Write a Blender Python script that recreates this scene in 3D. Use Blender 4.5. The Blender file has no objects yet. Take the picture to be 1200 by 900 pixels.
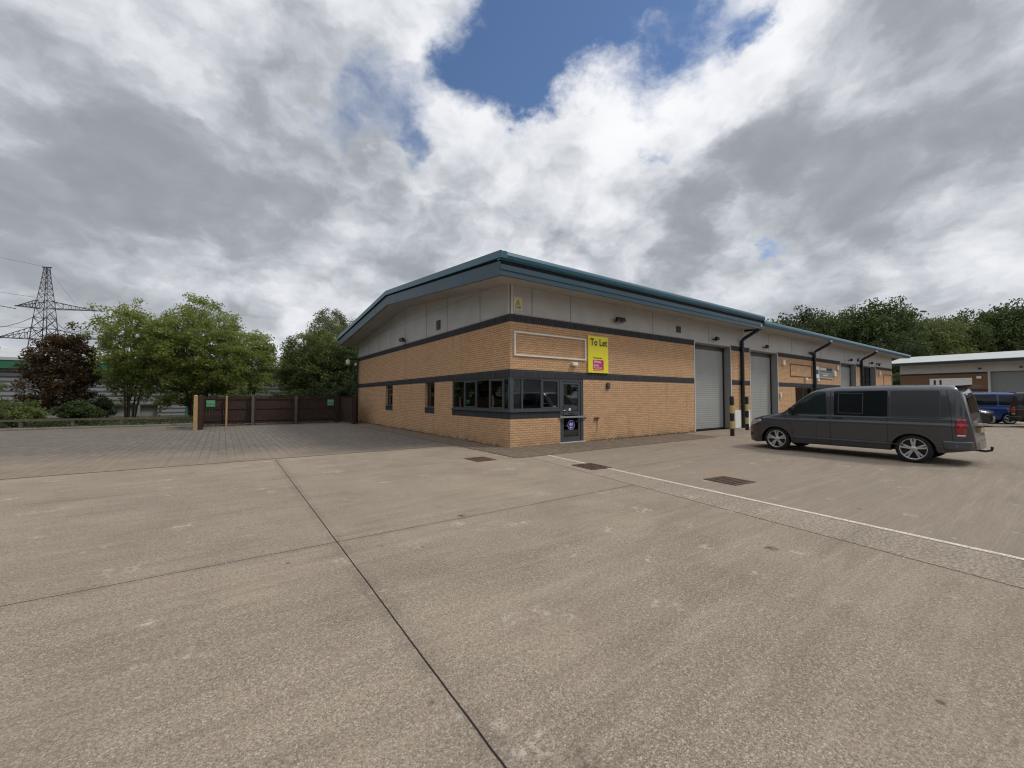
import bpy, bmesh, math, random
import numpy as np
from math import radians, sin, cos, pi
from mathutils import Vector, Matrix

S = bpy.context.scene
COL = S.collection
rnd = random.Random(7)

# ------------------------------------------------------------ object helpers
class MB:
    """collects shapes, then becomes ONE mesh object"""
    def __init__(self):
        self.v = []; self.f = []; self.m = []
    def add(self, vs, fs, mi=0):
        o = len(self.v)
        self.v += [tuple(p) for p in vs]
        self.f += [tuple(i + o for i in f) for f in fs]
        self.m += [mi] * len(fs)
        return self
    def box(self, a, b, mi=0):
        x0, x1 = sorted((a[0], b[0])); y0, y1 = sorted((a[1], b[1])); z0, z1 = sorted((a[2], b[2]))
        vs = [(x0,y0,z0),(x1,y0,z0),(x1,y1,z0),(x0,y1,z0),(x0,y0,z1),(x1,y0,z1),(x1,y1,z1),(x0,y1,z1)]
        return self.add(vs, [(0,3,2,1),(4,5,6,7),(0,1,5,4),(1,2,6,5),(2,3,7,6),(3,0,4,7)], mi)
    def quad(self, a, b, c, d, mi=0):
        return self.add([a, b, c, d], [(0,1,2,3)], mi)
    def prism(self, poly, axis, c0, c1, mi=0):
        """2D polygon extruded along axis (0: poly is y,z; 1: poly is x,z; 2: poly is x,y)"""
        def mk(p, c):
            return (c, p[0], p[1]) if axis == 0 else (p[0], c, p[1]) if axis == 1 else (p[0], p[1], c)
        n = len(poly)
        vs = [mk(p, c0) for p in poly] + [mk(p, c1) for p in poly]
        fs = [tuple(range(n)), tuple(range(2*n-1, n-1, -1))]
        fs += [(i, i+n, (i+1) % n + n, (i+1) % n) for i in range(n)]
        return self.add(vs, fs, mi)
    def tube(self, pts, rad, n=8, cap=True, mi=0):
        pts = [Vector(p) for p in pts]
        if not hasattr(rad, '__len__'): rad = [rad] * len(pts)
        vs = []
        for i, p in enumerate(pts):
            d = (pts[min(i+1, len(pts)-1)] - pts[max(i-1, 0)])
            d = d.normalized() if d.length > 1e-9 else Vector((0,0,1))
            u = d.cross(Vector((0,0,1)))
            if u.length < 1e-3: u = d.cross(Vector((0,1,0)))
            u.normalize(); w = d.cross(u)
            for k in range(n):
                a = 2*pi*k/n
                vs.append(p + (u*cos(a) + w*sin(a)) * rad[i])
        fs = []
        for i in range(len(pts)-1):
            for k in range(n):
                k2 = (k+1) % n
                fs.append((i*n+k, i*n+k2, (i+1)*n+k2, (i+1)*n+k))
        if cap:
            fs.append(tuple(range(n-1, -1, -1))); fs.append(tuple(range((len(pts)-1)*n, len(pts)*n)))
        return self.add(vs, fs, mi)
    def bar(self, a, b, w, h=None, mi=0):
        """square bar between two points"""
        a, b = Vector(a), Vector(b); h = h or w
        d = (b-a).normalized(); u = d.cross(Vector((0,0,1)))
        if u.length < 1e-3: u = Vector((1,0,0))
        u.normalize(); t = u.cross(d)
        vs = []
        for p in (a, b):
            for su, st in ((-1,-1),(1,-1),(1,1),(-1,1)):
                vs.append(p + u*su*w/2 + t*st*h/2)
        return self.add(vs, [(0,3,2,1),(4,5,6,7),(0,1,5,4),(1,2,6,5),(2,3,7,6),(3,0,4,7)], mi)
    def lathe(self, prof, c, axis='z', n=24, mi=0):
        """prof: (r, h) pairs revolved round an axis through c"""
        vs = []
        for r, h in prof:
            for k in range(n):
                a = 2*pi*k/n
                if axis == 'z': vs.append((c[0]+r*cos(a), c[1]+r*sin(a), c[2]+h))
                elif axis == 'x': vs.append((c[0]+h, c[1]+r*cos(a), c[2]+r*sin(a)))
                else: vs.append((c[0]+r*cos(a), c[1]+h, c[2]+r*sin(a)))
        fs = []
        for i in range(len(prof)-1):
            for k in range(n):
                k2 = (k+1) % n
                fs.append((i*n+k, i*n+k2, (i+1)*n+k2, (i+1)*n+k))
        return self.add(vs, fs, mi)
    def build(self, name, mat, parent=None, smooth=False, bevel=0, fix=True):
        me = bpy.data.meshes.new(name)
        me.from_pydata(self.v, [], self.f)
        mats = mat if isinstance(mat, (list, tuple)) else [mat]
        for m in mats: me.materials.append(m)
        if len(mats) > 1: me.polygons.foreach_set('material_index', self.m)
        if fix:
            bm = bmesh.new(); bm.from_mesh(me)
            bmesh.ops.recalc_face_normals(bm, faces=bm.faces)
            bm.to_mesh(me); bm.free()
        if smooth:
            me.polygons.foreach_set('use_smooth', [True]*len(me.polygons))
        me.update()
        o = bpy.data.objects.new(name, me); COL.objects.link(o)
        if parent: o.parent = parent
        if bevel:
            md = o.modifiers.new('bevel', 'BEVEL'); md.width = bevel; md.segments = 2
            md.limit_method = 'ANGLE'; md.angle_limit = radians(40)
        if smooth and not bevel:
            try:
                me.set_sharp_from_angle(angle=radians(38))
            except Exception: pass
        return o

def build_each(m, name, mat, parent):
    """one object for each shape added"""
    i = 0
    for f0 in range(0, len(m.f), 6):
        q = MB(); vs = m.v[f0//6*8:f0//6*8+8]; q.add(vs, [(0,3,2,1),(4,5,6,7),(0,1,5,4),(1,2,6,5),(2,3,7,6),(3,0,4,7)]); q.build(name, mat, parent)

def tag(o, label=None, cat=None, group=None, kind=None):
    if label: o['label'] = label
    if cat: o['category'] = cat
    if group: o['group'] = group
    if kind: o['kind'] = kind
    return o

def thing(name, label, cat, loc=(0,0,0), rz=0, group=None):
    o = bpy.data.objects.new(name, None); COL.objects.link(o)
    o.empty_display_size = .2
    o.location = loc; o.rotation_euler = (0, 0, rz)
    return tag(o, label, cat, group)

def kids(o): return [c for c in bpy.data.objects if c.parent == o]
def copy_tree(o, parent=None):
    c = o.copy(); COL.objects.link(c)
    if parent: c.parent = parent
    for ch in kids(o): copy_tree(ch, c)
    return c

def srgb(r, g, b):
    f = lambda c: (c/255)/12.92 if c/255 <= .04045 else ((c/255+.055)/1.055)**2.4
    return (f(r), f(g), f(b), 1)

# ------------------------------------------------------------ node helpers
class NT:
    def __init__(self, name):
        self.mat = bpy.data.materials.new(name); self.mat.use_nodes = True
        self.t = self.mat.node_tree; self.n = self.t.nodes; self.l = self.t.links
        self.b = self.n.get('Principled BSDF'); self.out = self.n.get('Material Output')
        self._obj = None
    def node(self, t, **k):
        x = self.n.new(t)
        for a, b in k.items(): setattr(x, a, b)
        return x
    def link(self, a, b): self.l.new(a, b)
    def obj(self):
        if not self._obj:
            self._obj = self.node('ShaderNodeTexCoord').outputs['Object']
        return self._obj
    def setin(self, sock, v):
        if v is None: return
        if hasattr(v, 'is_output'): self.link(v, sock)
        else: sock.default_value = v
    def noise(self, scale, detail=4, rough=.55, vec=None, dist=0):
        x = self.node('ShaderNodeTexNoise'); x.inputs['Scale'].default_value = scale
        x.inputs['Detail'].default_value = detail; x.inputs['Roughness'].default_value = rough
        x.inputs['Distortion'].default_value = dist
        self.link(vec or self.obj(), x.inputs['Vector']); return x.outputs['Fac']
    def voro(self, scale, feature='F1', vec=None, out='Distance', rnd_=1):
        x = self.node('ShaderNodeTexVoronoi', feature=feature); x.inputs['Scale'].default_value = scale
        x.inputs['Randomness'].default_value = rnd_
        self.link(vec or self.obj(), x.inputs['Vector']); return x.outputs[out]
    def math(self, op, a, b=None, c=None, clamp=False):
        x = self.node('ShaderNodeMath', operation=op, use_clamp=clamp)
        self.setin(x.inputs[0], a); self.setin(x.inputs[1], b); self.setin(x.inputs[2], c)
        return x.outputs[0]
    def map(self, v, a, b, c=0, d=1, smooth=False):
        x = self.node('ShaderNodeMapRange'); x.clamp = True
        if smooth: x.interpolation_type = 'SMOOTHSTEP'
        self.setin(x.inputs['Value'], v)
        for i, q in zip(('From Min','From Max','To Min','To Max'), (a,b,c,d)): self.setin(x.inputs[i], q)
        return x.outputs['Result']
    def mix(self, f, a, b, mode='MIX'):
        x = self.node('ShaderNodeMix', data_type='RGBA', blend_type=mode)
        self.setin(x.inputs[0], f); self.setin(x.inputs[6], a); self.setin(x.inputs[7], b)
        return x.outputs[2]
    def sep(self, vec=None):
        x = self.node('ShaderNodeSeparateXYZ'); self.link(vec or self.obj(), x.inputs[0]); return x.outputs
    def comb(self, x=0, y=0, z=0):
        c = self.node('ShaderNodeCombineXYZ')
        for i, q in enumerate((x, y, z)): self.setin(c.inputs[i], q)
        return c.outputs[0]
    def bump(self, h, strength=.3, dist=.01):
        x = self.node('ShaderNodeBump'); x.inputs['Strength'].default_value = strength
        x.inputs['Distance'].default_value = dist
        self.link(h, x.inputs['Height']); self.link(x.outputs[0], self.b.inputs['Normal'])
    def color(self, c): self.setin(self.b.inputs['Base Color'], c)
    def set(self, **k):
        m = {'rough':'Roughness','metal':'Metallic','spec':'Specular IOR Level','coat':'Coat Weight','coatr':'Coat Roughness',
             'alpha':'Alpha','trans':'Transmission Weight','ior':'IOR'}
        for a, v in k.items(): self.setin(self.b.inputs[m[a]], v)
        return self

def plain(name, c, rough=.6, metal=0, var=.12, scale=6, bump=0, bscale=40, spec=.5, coat=0, dirt=0):
    """a surface of one colour with soft wear and small tonal changes"""
    t = NT(name)
    n = t.noise(scale, 5, .6); n2 = t.noise(scale*7, 3, .5)
    k = t.math('ADD', t.math('MULTIPLY', n, .7), t.math('MULTIPLY', n2, .3))
    lo = tuple(x*(1-var) for x in c[:3]) + (1,); hi = tuple(min(1, x*(1+var)) for x in c[:3]) + (1,)
    col = t.mix(t.map(k, .3, .7), lo, hi)
    if dirt:
        d = t.noise(1.3, 6, .7)
        col = t.mix(t.math('MULTIPLY', t.map(d, .45, .75), dirt), col, (.09, .075, .055, 1))
    t.color(col); t.set(rough=rough, metal=metal, spec=spec, coat=coat)
    if bump: t.bump(t.noise(bscale, 4, .6), bump, .01)
    return t.mat

def brick_mat(name, axis, c1, c2, mortar, soldier=False, w=.225, h=.075, joint=.016, var=.5, stain=.28):
    """axis 0: wall lies in y,z; axis 1: wall lies in x,z"""
    t = NT(name); s = t.sep()
    u = s[1] if axis == 0 else s[0]
    vec = t.comb(s[2], u, 0) if soldier else t.comb(u, s[2], 0)
    br = t.node('ShaderNodeTexBrick')
    br.offset = 0 if soldier else .5
    br.inputs['Scale'].default_value = 1; br.inputs['Brick Width'].default_value = w
    br.inputs['Row Height'].default_value = h; br.inputs['Mortar Size'].default_value = joint/2
    br.inputs['Mortar Smooth'].default_value = .1; br.inputs['Bias'].default_value = 0
    t.link(vec, br.inputs['Vector'])
    t.setin(br.inputs['Color1'], c1); t.setin(br.inputs['Color2'], c2); t.setin(br.inputs['Mortar'], mortar)
    big = t.noise(.7, 5, .6); fine = t.noise(55, 4, .7)
    col = t.mix(t.map(big, .35, .7, 0, stain), br.outputs['Color'], tuple(x*.55 for x in c1[:3])+(1,))
    col = t.mix(t.map(fine, .25, .8, 0, var*.5), col, tuple(x*1.35 for x in c1[:3])+(1,))
    # old run-off streaks and splash dirt near the foot of the wall
    st = t.noise(1, 5, .65, t.comb(t.math('MULTIPLY', u, 3.2), t.math('MULTIPLY', s[2], .35), 0))
    col = t.mix(t.map(st, .56, .78, 0, .35), col, (.10, .075, .05, 1))
    foot = t.math('MULTIPLY', t.map(s[2], 0, .38, 1, 0), t.map(t.noise(2.2, 5, .7), .38, .62))
    col = t.mix(t.math('MULTIPLY', foot, .45), col, (.12, .09, .06, 1))
    t.color(col); t.set(rough=.85, spec=.3)
    hgt = t.math('SUBTRACT', t.math('MULTIPLY', fine, .35), br.outputs['Fac'])
    t.bump(hgt, .6, .006)
    return t.mat

M = {}
BUFF1 = (.66, .41, .23, 1); BUFF2 = (.53, .315, .168, 1); MORT = (.17, .135, .10, 1)
for ax, nm in ((0, 'y'), (1, 'x')):
    M['brick'+nm] = brick_mat('buff brick '+nm, ax, BUFF1, BUFF2, MORT)
    M['band'+nm] = brick_mat('blue soldier brick '+nm, ax, (.040,.042,.052,1), (.022,.023,.028,1), (.085,.08,.075,1), soldier=True, stain=.1)
M['shaded_brick'] = brick_mat('shaded brown brick', 0, (.22,.125,.065,1), (.16,.09,.05,1), (.12,.10,.08,1))  # numbered unit's brick: the shade on its front is put into these colours
M['clad'] = plain('grey cladding', (.46,.46,.445), .55, .0, .07, 1.2, .02, dirt=.15)
M['clad_dark'] = plain('grey reveal lining', (.27,.275,.27), .5, 0, .08, 2)
M['trim_white'] = plain('pale trim', (.55,.56,.56), .5, 0, .08, 3)
M['teal'] = plain('teal coated steel', (.019,.095,.145), .36, .0, .12, 1.5, coat=.15)
M['teal_fascia'] = plain('slate blue fascia', (.015,.054,.084), .42, .0, .15, .8, dirt=.1)
M['navy'] = plain('navy downpipe', (.008,.016,.03), .35, 0, .15, 3)
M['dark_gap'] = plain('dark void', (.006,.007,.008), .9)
M['roof_metal'] = plain('pale roof sheet', (.50,.51,.50), .5, .0, .08, .6)
M['frame'] = plain('grey window frame', (.055,.068,.08), .45, 0, .1, 3)
M['white'] = plain('white paint', (.75,.75,.73), .5, 0, .06, 4)
M['black'] = plain('black plastic', (.012,.012,.013), .45, 0, .2, 5)
M['rubber'] = plain('tyre rubber', (.014,.014,.015), .85, 0, .2, 20)
M['steel'] = plain('galvanised steel', (.42,.43,.44), .4, .6, .1, 6)
M['alloy'] = plain('alloy wheel', (.55,.56,.58), .3, .7, .05, 6)
M['chrome'] = plain('chrome', (.6,.6,.62), .18, .95, .03, 6)
M['yellow'] = plain('yellow board', (.86,.76,.03), .45, 0, .04, 3)
M['pyellow'] = plain('bollard yellow', (.52,.42,.16), .6, 0, .2, 8, dirt=.3)
M['magenta'] = plain('magenta panel', (.55,.02,.16), .45, 0, .04, 3)
M['signgreen'] = plain('green sign', (.05,.28,.12), .5, 0, .1, 4)
M['signblue'] = plain('blue disc', (.02,.03,.30), .4, 0, .05, 4)
M['wood_dark'] = plain('dark stained timber', (.037,.0165,.011), .75, 0, .45, 3, .3, 30)
M['wood_pale'] = plain('pale new timber', (.42,.27,.12), .75, 0, .18, 4, .2, 30)
M['wood_grey'] = plain('weathered timber', (.10,.085,.066), .85, 0, .3, 3, .3, 30)
M['rust'] = plain('rusty iron', (.12,.068,.048), .75, .2, .35, 9, .5, 60)
M['pylon'] = plain('pylon steel', (.055,.058,.065), .6, .2, .1, 1)
M['green_trim'] = plain('green fascia', (.03,.15,.085), .5, 0, .1, .5)
M['bark'] = plain('bark', (.055,.043,.032), .9, 0, .35, 9, .6, 30)
M['bark_pale'] = plain('grey bark', (.10,.085,.065), .9, 0, .35, 9, .6, 30)
M['red'] = plain('red fabric', (.25,.012,.012), .8)
M['desk'] = plain('office laminate', (.25,.24,.22), .6)
M['wallin'] = plain('office wall', (.30,.31,.31), .8)
M['lens_white'] = plain('opal lamp cover', (.78,.76,.70), .35, 0, .05, 6)
M['asphalt'] = plain('asphalt', (.05,.05,.05), .9, 0, .3, 2, .4, 60)

def shutter_mat():
    t = NT('shutter slats'); s = t.sep()
    w = t.math('FRACT', t.math('MULTIPLY', s[2], 1/.105))
    groove = t.map(w, 0, .14, 1, 0)
    lo, hi = (.30,.31,.305,1), (.36,.37,.36,1)
    col = t.mix(t.noise(1.6, 5, .6), lo, hi)
    col = t.mix(t.math('MULTIPLY', groove, .55), col, (.13,.135,.135,1))
    d = t.noise(1, 4, .6, t.comb(t.math('MULTIPLY', s[0], 2.5), 0, t.math('MULTIPLY', s[2], .4)))
    col = t.mix(t.map(d, .5, .8, 0, .3), col, (.2,.19,.17,1))
    t.color(col); t.set(rough=.5)
    t.bump(t.map(t.math('ABSOLUTE', t.math('SUBTRACT', w, .5)), .3, .5, 1, 0), .5, .012)
    return t.mat
M['shutter'] = shutter_mat()

def glass_mat(name, tint=(.55,.62,.62,1), refl=.9, see=.75):
    t = NT(name); t.n.remove(t.b)
    tr = t.node('ShaderNodeBsdfTransparent'); tr.inputs[0].default_value = tint
    gl = t.node('ShaderNodeBsdfGlossy'); gl.inputs['Roughness'].default_value = .015
    gl.inputs['Color'].default_value = (.9,.93,.95,1)
    fr = t.node('ShaderNodeFresnel'); fr.inputs['IOR'].default_value = 1.65
    bp = t.node('ShaderNodeBump'); bp.inputs['Strength'].default_value = .04; bp.inputs['Distance'].default_value = .05
    t.link(t.noise(1.5, 2), bp.inputs['Height']); t.link(bp.outputs[0], gl.inputs['Normal'])
    mx = t.node('ShaderNodeMixShader'); t.link(t.math('MULTIPLY', fr.outputs[0], refl, clamp=True), mx.inputs[0])
    t.link(tr.outputs[0], mx.inputs[1]); t.link(gl.outputs[0], mx.inputs[2])
    t.link(mx.outputs[0], t.out.inputs['Surface'])
    return t.mat
M['glass'] = glass_mat('window glass', (.55,.60,.61,1), 1.9)
def solid_glass(name, c, rough=.04):
    t = NT(name); t.color(c); t.set(rough=rough, spec=.32); return t.mat
M['carglass'] = solid_glass('vehicle glass', (.018,.026,.028,1))
M['privacy'] = solid_glass('privacy glass', (.012,.015,.018,1))

def paint(name, c, metal=.35):
    t = NT(name)
    fl = t.noise(900, 2, .5)
    col = t.mix(t.map(fl, .3, .7), tuple(x*.85 for x in c)+(1,), tuple(x*1.15 for x in c)+(1,))
    dust = t.math('MULTIPLY', t.map(t.sep()[2], .2, .75, 1, 0), t.map(t.noise(2.4, 5, .7), .3, .75))
    col = t.mix(t.math('MULTIPLY', dust, .16), col, (.16,.14,.115,1))
    t.color(col); t.set(rough=t.math('ADD', t.math('MULTIPLY', dust, .3), .34), metal=metal, coat=.7, coatr=.07)
    return t.mat
M['van_paint'] = paint('dark grey metallic paint', (.056,.060,.069), .42)
M['blue_paint'] = paint('blue paint', (.012,.045,.20), .3)
M['black_paint'] = paint('black paint', (.008,.008,.009), .2)
t = NT('tail lamp'); t.color((.28,.004,.008,1)); t.set(rough=.15, coat=.8, coatr=.05); M['tail'] = t.mat
t = NT('head lamp'); t.color((.42,.44,.46,1)); t.set(rough=.12, metal=.4, coat=1); M['headlamp'] = t.mat

# ------------------------------------------------------------ camera
CAMP = Vector((-7.52, -10.73, 1.6))
cam = bpy.data.cameras.new('camera'); co = bpy.data.objects.new('camera', cam); COL.objects.link(co)
co.location = CAMP
co.rotation_euler = (radians(90+1.914), 0, radians(54.715-90))
cam.sensor_width = 36; cam.lens = 36*478.8/1200; cam.clip_start = .05; cam.clip_end = 6000
S.camera = co

# ------------------------------------------------------------ sky and sun
SUNAZ = radians(129.7); SUNEL = radians(50)
def make_world():
    w = bpy.data.worlds.new('World'); S.world = w; w.use_nodes = True
    t = NT.__new__(NT); t.t = w.node_tree; t.n = t.t.nodes; t.l = t.t.links; t._obj = None
    for x in list(t.n): t.n.remove(x)
    out = t.node('ShaderNodeOutputWorld')
    tc = t.node('ShaderNodeTexCoord'); t._obj = tc.outputs['Generated']
    sky = t.node('ShaderNodeTexSky', sky_type='NISHITA'); sky.sun_disc = False
    sky.sun_elevation = SUNEL; sky.sun_rotation = SUNAZ; sky.altitude = 50; sky.dust_density = .4; sky.ozone_density = 4
    s = t.sep()
    z = t.math('MAXIMUM', s[2], 0)
    den = t.math('ADD', z, .34)
    px = t.math('DIVIDE', s[0], den); py = t.math('DIVIDE', s[1], den)
    a = radians(WIND)
    def rot(kx, ky, off):
        ux = t.math('ADD', t.math('MULTIPLY', px, cos(a)*kx), t.math('MULTIPLY', py, sin(a)*kx))
        uy = t.math('ADD', t.math('MULTIPLY', px, -sin(a)*ky), t.math('MULTIPLY', py, cos(a)*ky))
        return t.comb(ux, uy, off)
    zz = t.math('MULTIPLY', t.math('POWER', z, .75), 3.0)
    P = t.comb(t.math('MULTIPLY_ADD', px, .35, t.math('MULTIPLY', s[0], 1.5)), t.math('MULTIPLY_ADD', py, .35, t.math('MULTIPLY', s[1], 1.5)), zz)
    def vm(op, a_, b_):
        x = t.node('ShaderNodeVectorMath', operation=op); t.setin(x.inputs[0], a_)
        if op == 'SCALE': x.inputs['Scale'].default_value = b_
        else: t.setin(x.inputs[1], b_)
        return x.outputs[0]
    def noisecol(scale, detail, rough, vec, dist=0):
        x = t.node('ShaderNodeTexNoise'); x.inputs['Scale'].default_value = scale; x.inputs['Detail'].default_value = detail
        x.inputs['Roughness'].default_value = rough; x.inputs['Distortion'].default_value = dist; t.link(vec, x.inputs['Vector']); return x.outputs['Color']
    wv = vm('SUBTRACT', noisecol(2.2, 7, .6, P), (.5,.5,.5))
    Wd = t.node('ShaderNodeVectorMath', operation='NORMALIZE')
    t.link(vm('ADD', tc.outputs['Generated'], vm('SCALE', wv, .34)), Wd.inputs[0]); Wd = Wd.outputs[0]
    def spots(lst):
        acc = None
        for d, sig, amp in lst:
            dt = t.node('ShaderNodeVectorMath', operation='DOT_PRODUCT'); t.link(Wd, dt.inputs[0])
            dt.inputs[1].default_value = Vector(d).normalized()
            e = t.math('EXPONENT', t.math('MULTIPLY_ADD', dt.outputs['Value'], 2/(sig*sig), -2/(sig*sig)))
            acc = t.math('MULTIPLY', e, amp) if acc is None else t.math('MULTIPLY_ADD', e, amp, acc)
        return acc
    Pw = vm('ADD', P, vm('SCALE', wv, .35))
    n1 = t.noise(1.9, 7, .52, Pw)           # cloud relief
    n3 = t.noise(5.0, 7, .62, Pw)           # small puffs
    # the same relief a little further towards the sun: the difference lights the edges
    sdir = Vector((sin(SUNAZ), cos(SUNAZ), 0)); cs_ = Vector((sdir.x*cos(a)+sdir.y*sin(a), -sdir.x*sin(a)+sdir.y*cos(a), 0))*.10
    n1b = t.noise(1.9, 4, .52, vm('ADD', Pw, tuple(cs_)))
    edge = t.math('SUBTRACT', n1, n1b)
    cover = t.math('SUBTRACT', t.math('MULTIPLY_ADD', t.math('SUBTRACT', n1, .5), 1.5, t.math('MULTIPLY_ADD', t.math('SUBTRACT', n3, .5), .8, .68)), spots(HOLES))
    alpha = t.map(cover, -.30, .40, smooth=True)
    tone = t.math('MULTIPLY_ADD', t.math('SUBTRACT', n1, .5), -1.6, .68)
    tone = t.math('MULTIPLY_ADD', edge, 2.4, tone)
    tone = t.math('MULTIPLY_ADD', t.math('SUBTRACT', n3, .5), -.75, tone)
    tone = t.math('MULTIPLY_ADD', spots(TONES), 1.35, tone)
    # soft limits instead of flat clipping
    tone = t.math('MULTIPLY_ADD', t.math('TANH', t.math('MULTIPLY', t.math('SUBTRACT', tone, .60), 2.1)), .45, .5)
    r = t.node('ShaderNodeValToRGB'); t.link(tone, r.inputs[0])
    e = r.color_ramp.elements; e[0].position = 0.0; e[0].color = (.235,.25,.285,1); e[1].position = 1; e[1].color = (.93,.93,.94,1)
    x = e.new(.25); x.color = (.33,.35,.385,1)
    x = e.new(.5); x.color = (.50,.525,.565,1)
    x = e.new(.75); x.color = (.70,.715,.75,1)
    up = t.map(s[2], .62, .95, 1, 1.7, smooth=True)
    b1 = t.node('ShaderNodeBackground'); t.link(t.mix(1, sky.outputs[0], (.92,.95,1.0,1), 'MULTIPLY'), b1.inputs[0]); b1.inputs[1].default_value = .11
    b2 = t.node('ShaderNodeBackground'); t.link(r.outputs[0], b2.inputs[0]); t.link(t.math('MULTIPLY', up, CLOUD_GAIN), b2.inputs[1])
    mx = t.node('ShaderNodeMixShader'); t.link(alpha, mx.inputs[0]); t.link(b1.outputs[0], mx.inputs[1]); t.link(b2.outputs[0], mx.inputs[2])
    t.link(mx.outputs[0], out.inputs[0])
    w.cycles.sampling_method = 'MANUAL'; w.cycles.sample_map_resolution = 512
WIND = 20
CLOUD_GAIN = 1.04
def look(u, v):
    """world direction seen in the photograph at (u, v): used once, to know where in the sky each cloud gap is"""
    th = radians(1.914); x = (u-600)/478.8; zz = (450-v)/478.8
    fy = cos(th) - zz*sin(th); fz = sin(th) + zz*cos(th)
    return (x*.8163 + fy*.5777, -x*.5777 + fy*.8163, fz)
HOLES = [(look(610,20), .12, .70), (look(690,0), .16, .85), (look(790,-30), .10, .45), (look(625,105), .10, .85), (look(545,85), .08, .50), (look(455,120), .085, .46), (look(385,140), .06, .4), (look(520,60), .05, .3), (look(490,175), .06, .7), (look(440,70), .06, .3), (look(757,182), .028, .45),
         (look(900,277), .035, .7), (look(440,345), .05, .2), (look(850,8), .04, .55)]
TONES = [(look(130,215), .24, -.36), (look(330,250), .16, -.26), (look(470,262), .10, -.2), (look(330,60), .16, -.14), (look(890,178), .09, -.40), (look(790,205), .09, -.22),
         (look(820,268), .07, -.34), (look(1110,70), .2, -.22), (look(1080,215), .16, -.16), (look(980,300), .12, -.2), (look(660,245), .09, -.18), (look(600,350), .14, -.06), (look(520,300), .1, -.1),
         (look(760,90), .15, .34), (look(560,165), .12, .30), (look(690,170), .12, .22), (look(505,45), .08, .25), (look(60,140), .15, .12), (look(220,130), .12, .1),
         (look(1000,255), .07, .18), (look(1010,130), .09, .2), (look(840,120), .08, .15), (look(480,215), .08, .25), (look(600,230), .1, .2), (look(180,350), .14, .15), (look(1130,345), .2, .12), (look(350,370), .12, .15), (look(880,60), .12, .12)]
make_world()
sun = bpy.data.lights.new('sun', 'SUN'); sun.energy = 1.5; sun.angle = radians(11); sun.color = (1, .95, .87)
so = bpy.data.objects.new('sun', sun); COL.objects.link(so)
so.rotation_euler = Vector((sin(SUNAZ)*cos(SUNEL), cos(SUNAZ)*cos(SUNEL), sin(SUNEL))).to_track_quat('Z', 'Y').to_euler()
so.location = (0, 0, 60)
S.cycles.filter_width = 1.15
S.view_settings.view_transform = 'Standard'; S.view_settings.look = 'None'
S.view_settings.exposure = .12; S.view_settings.gamma = 1; S.view_settings.use_curve_mapping = False

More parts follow.
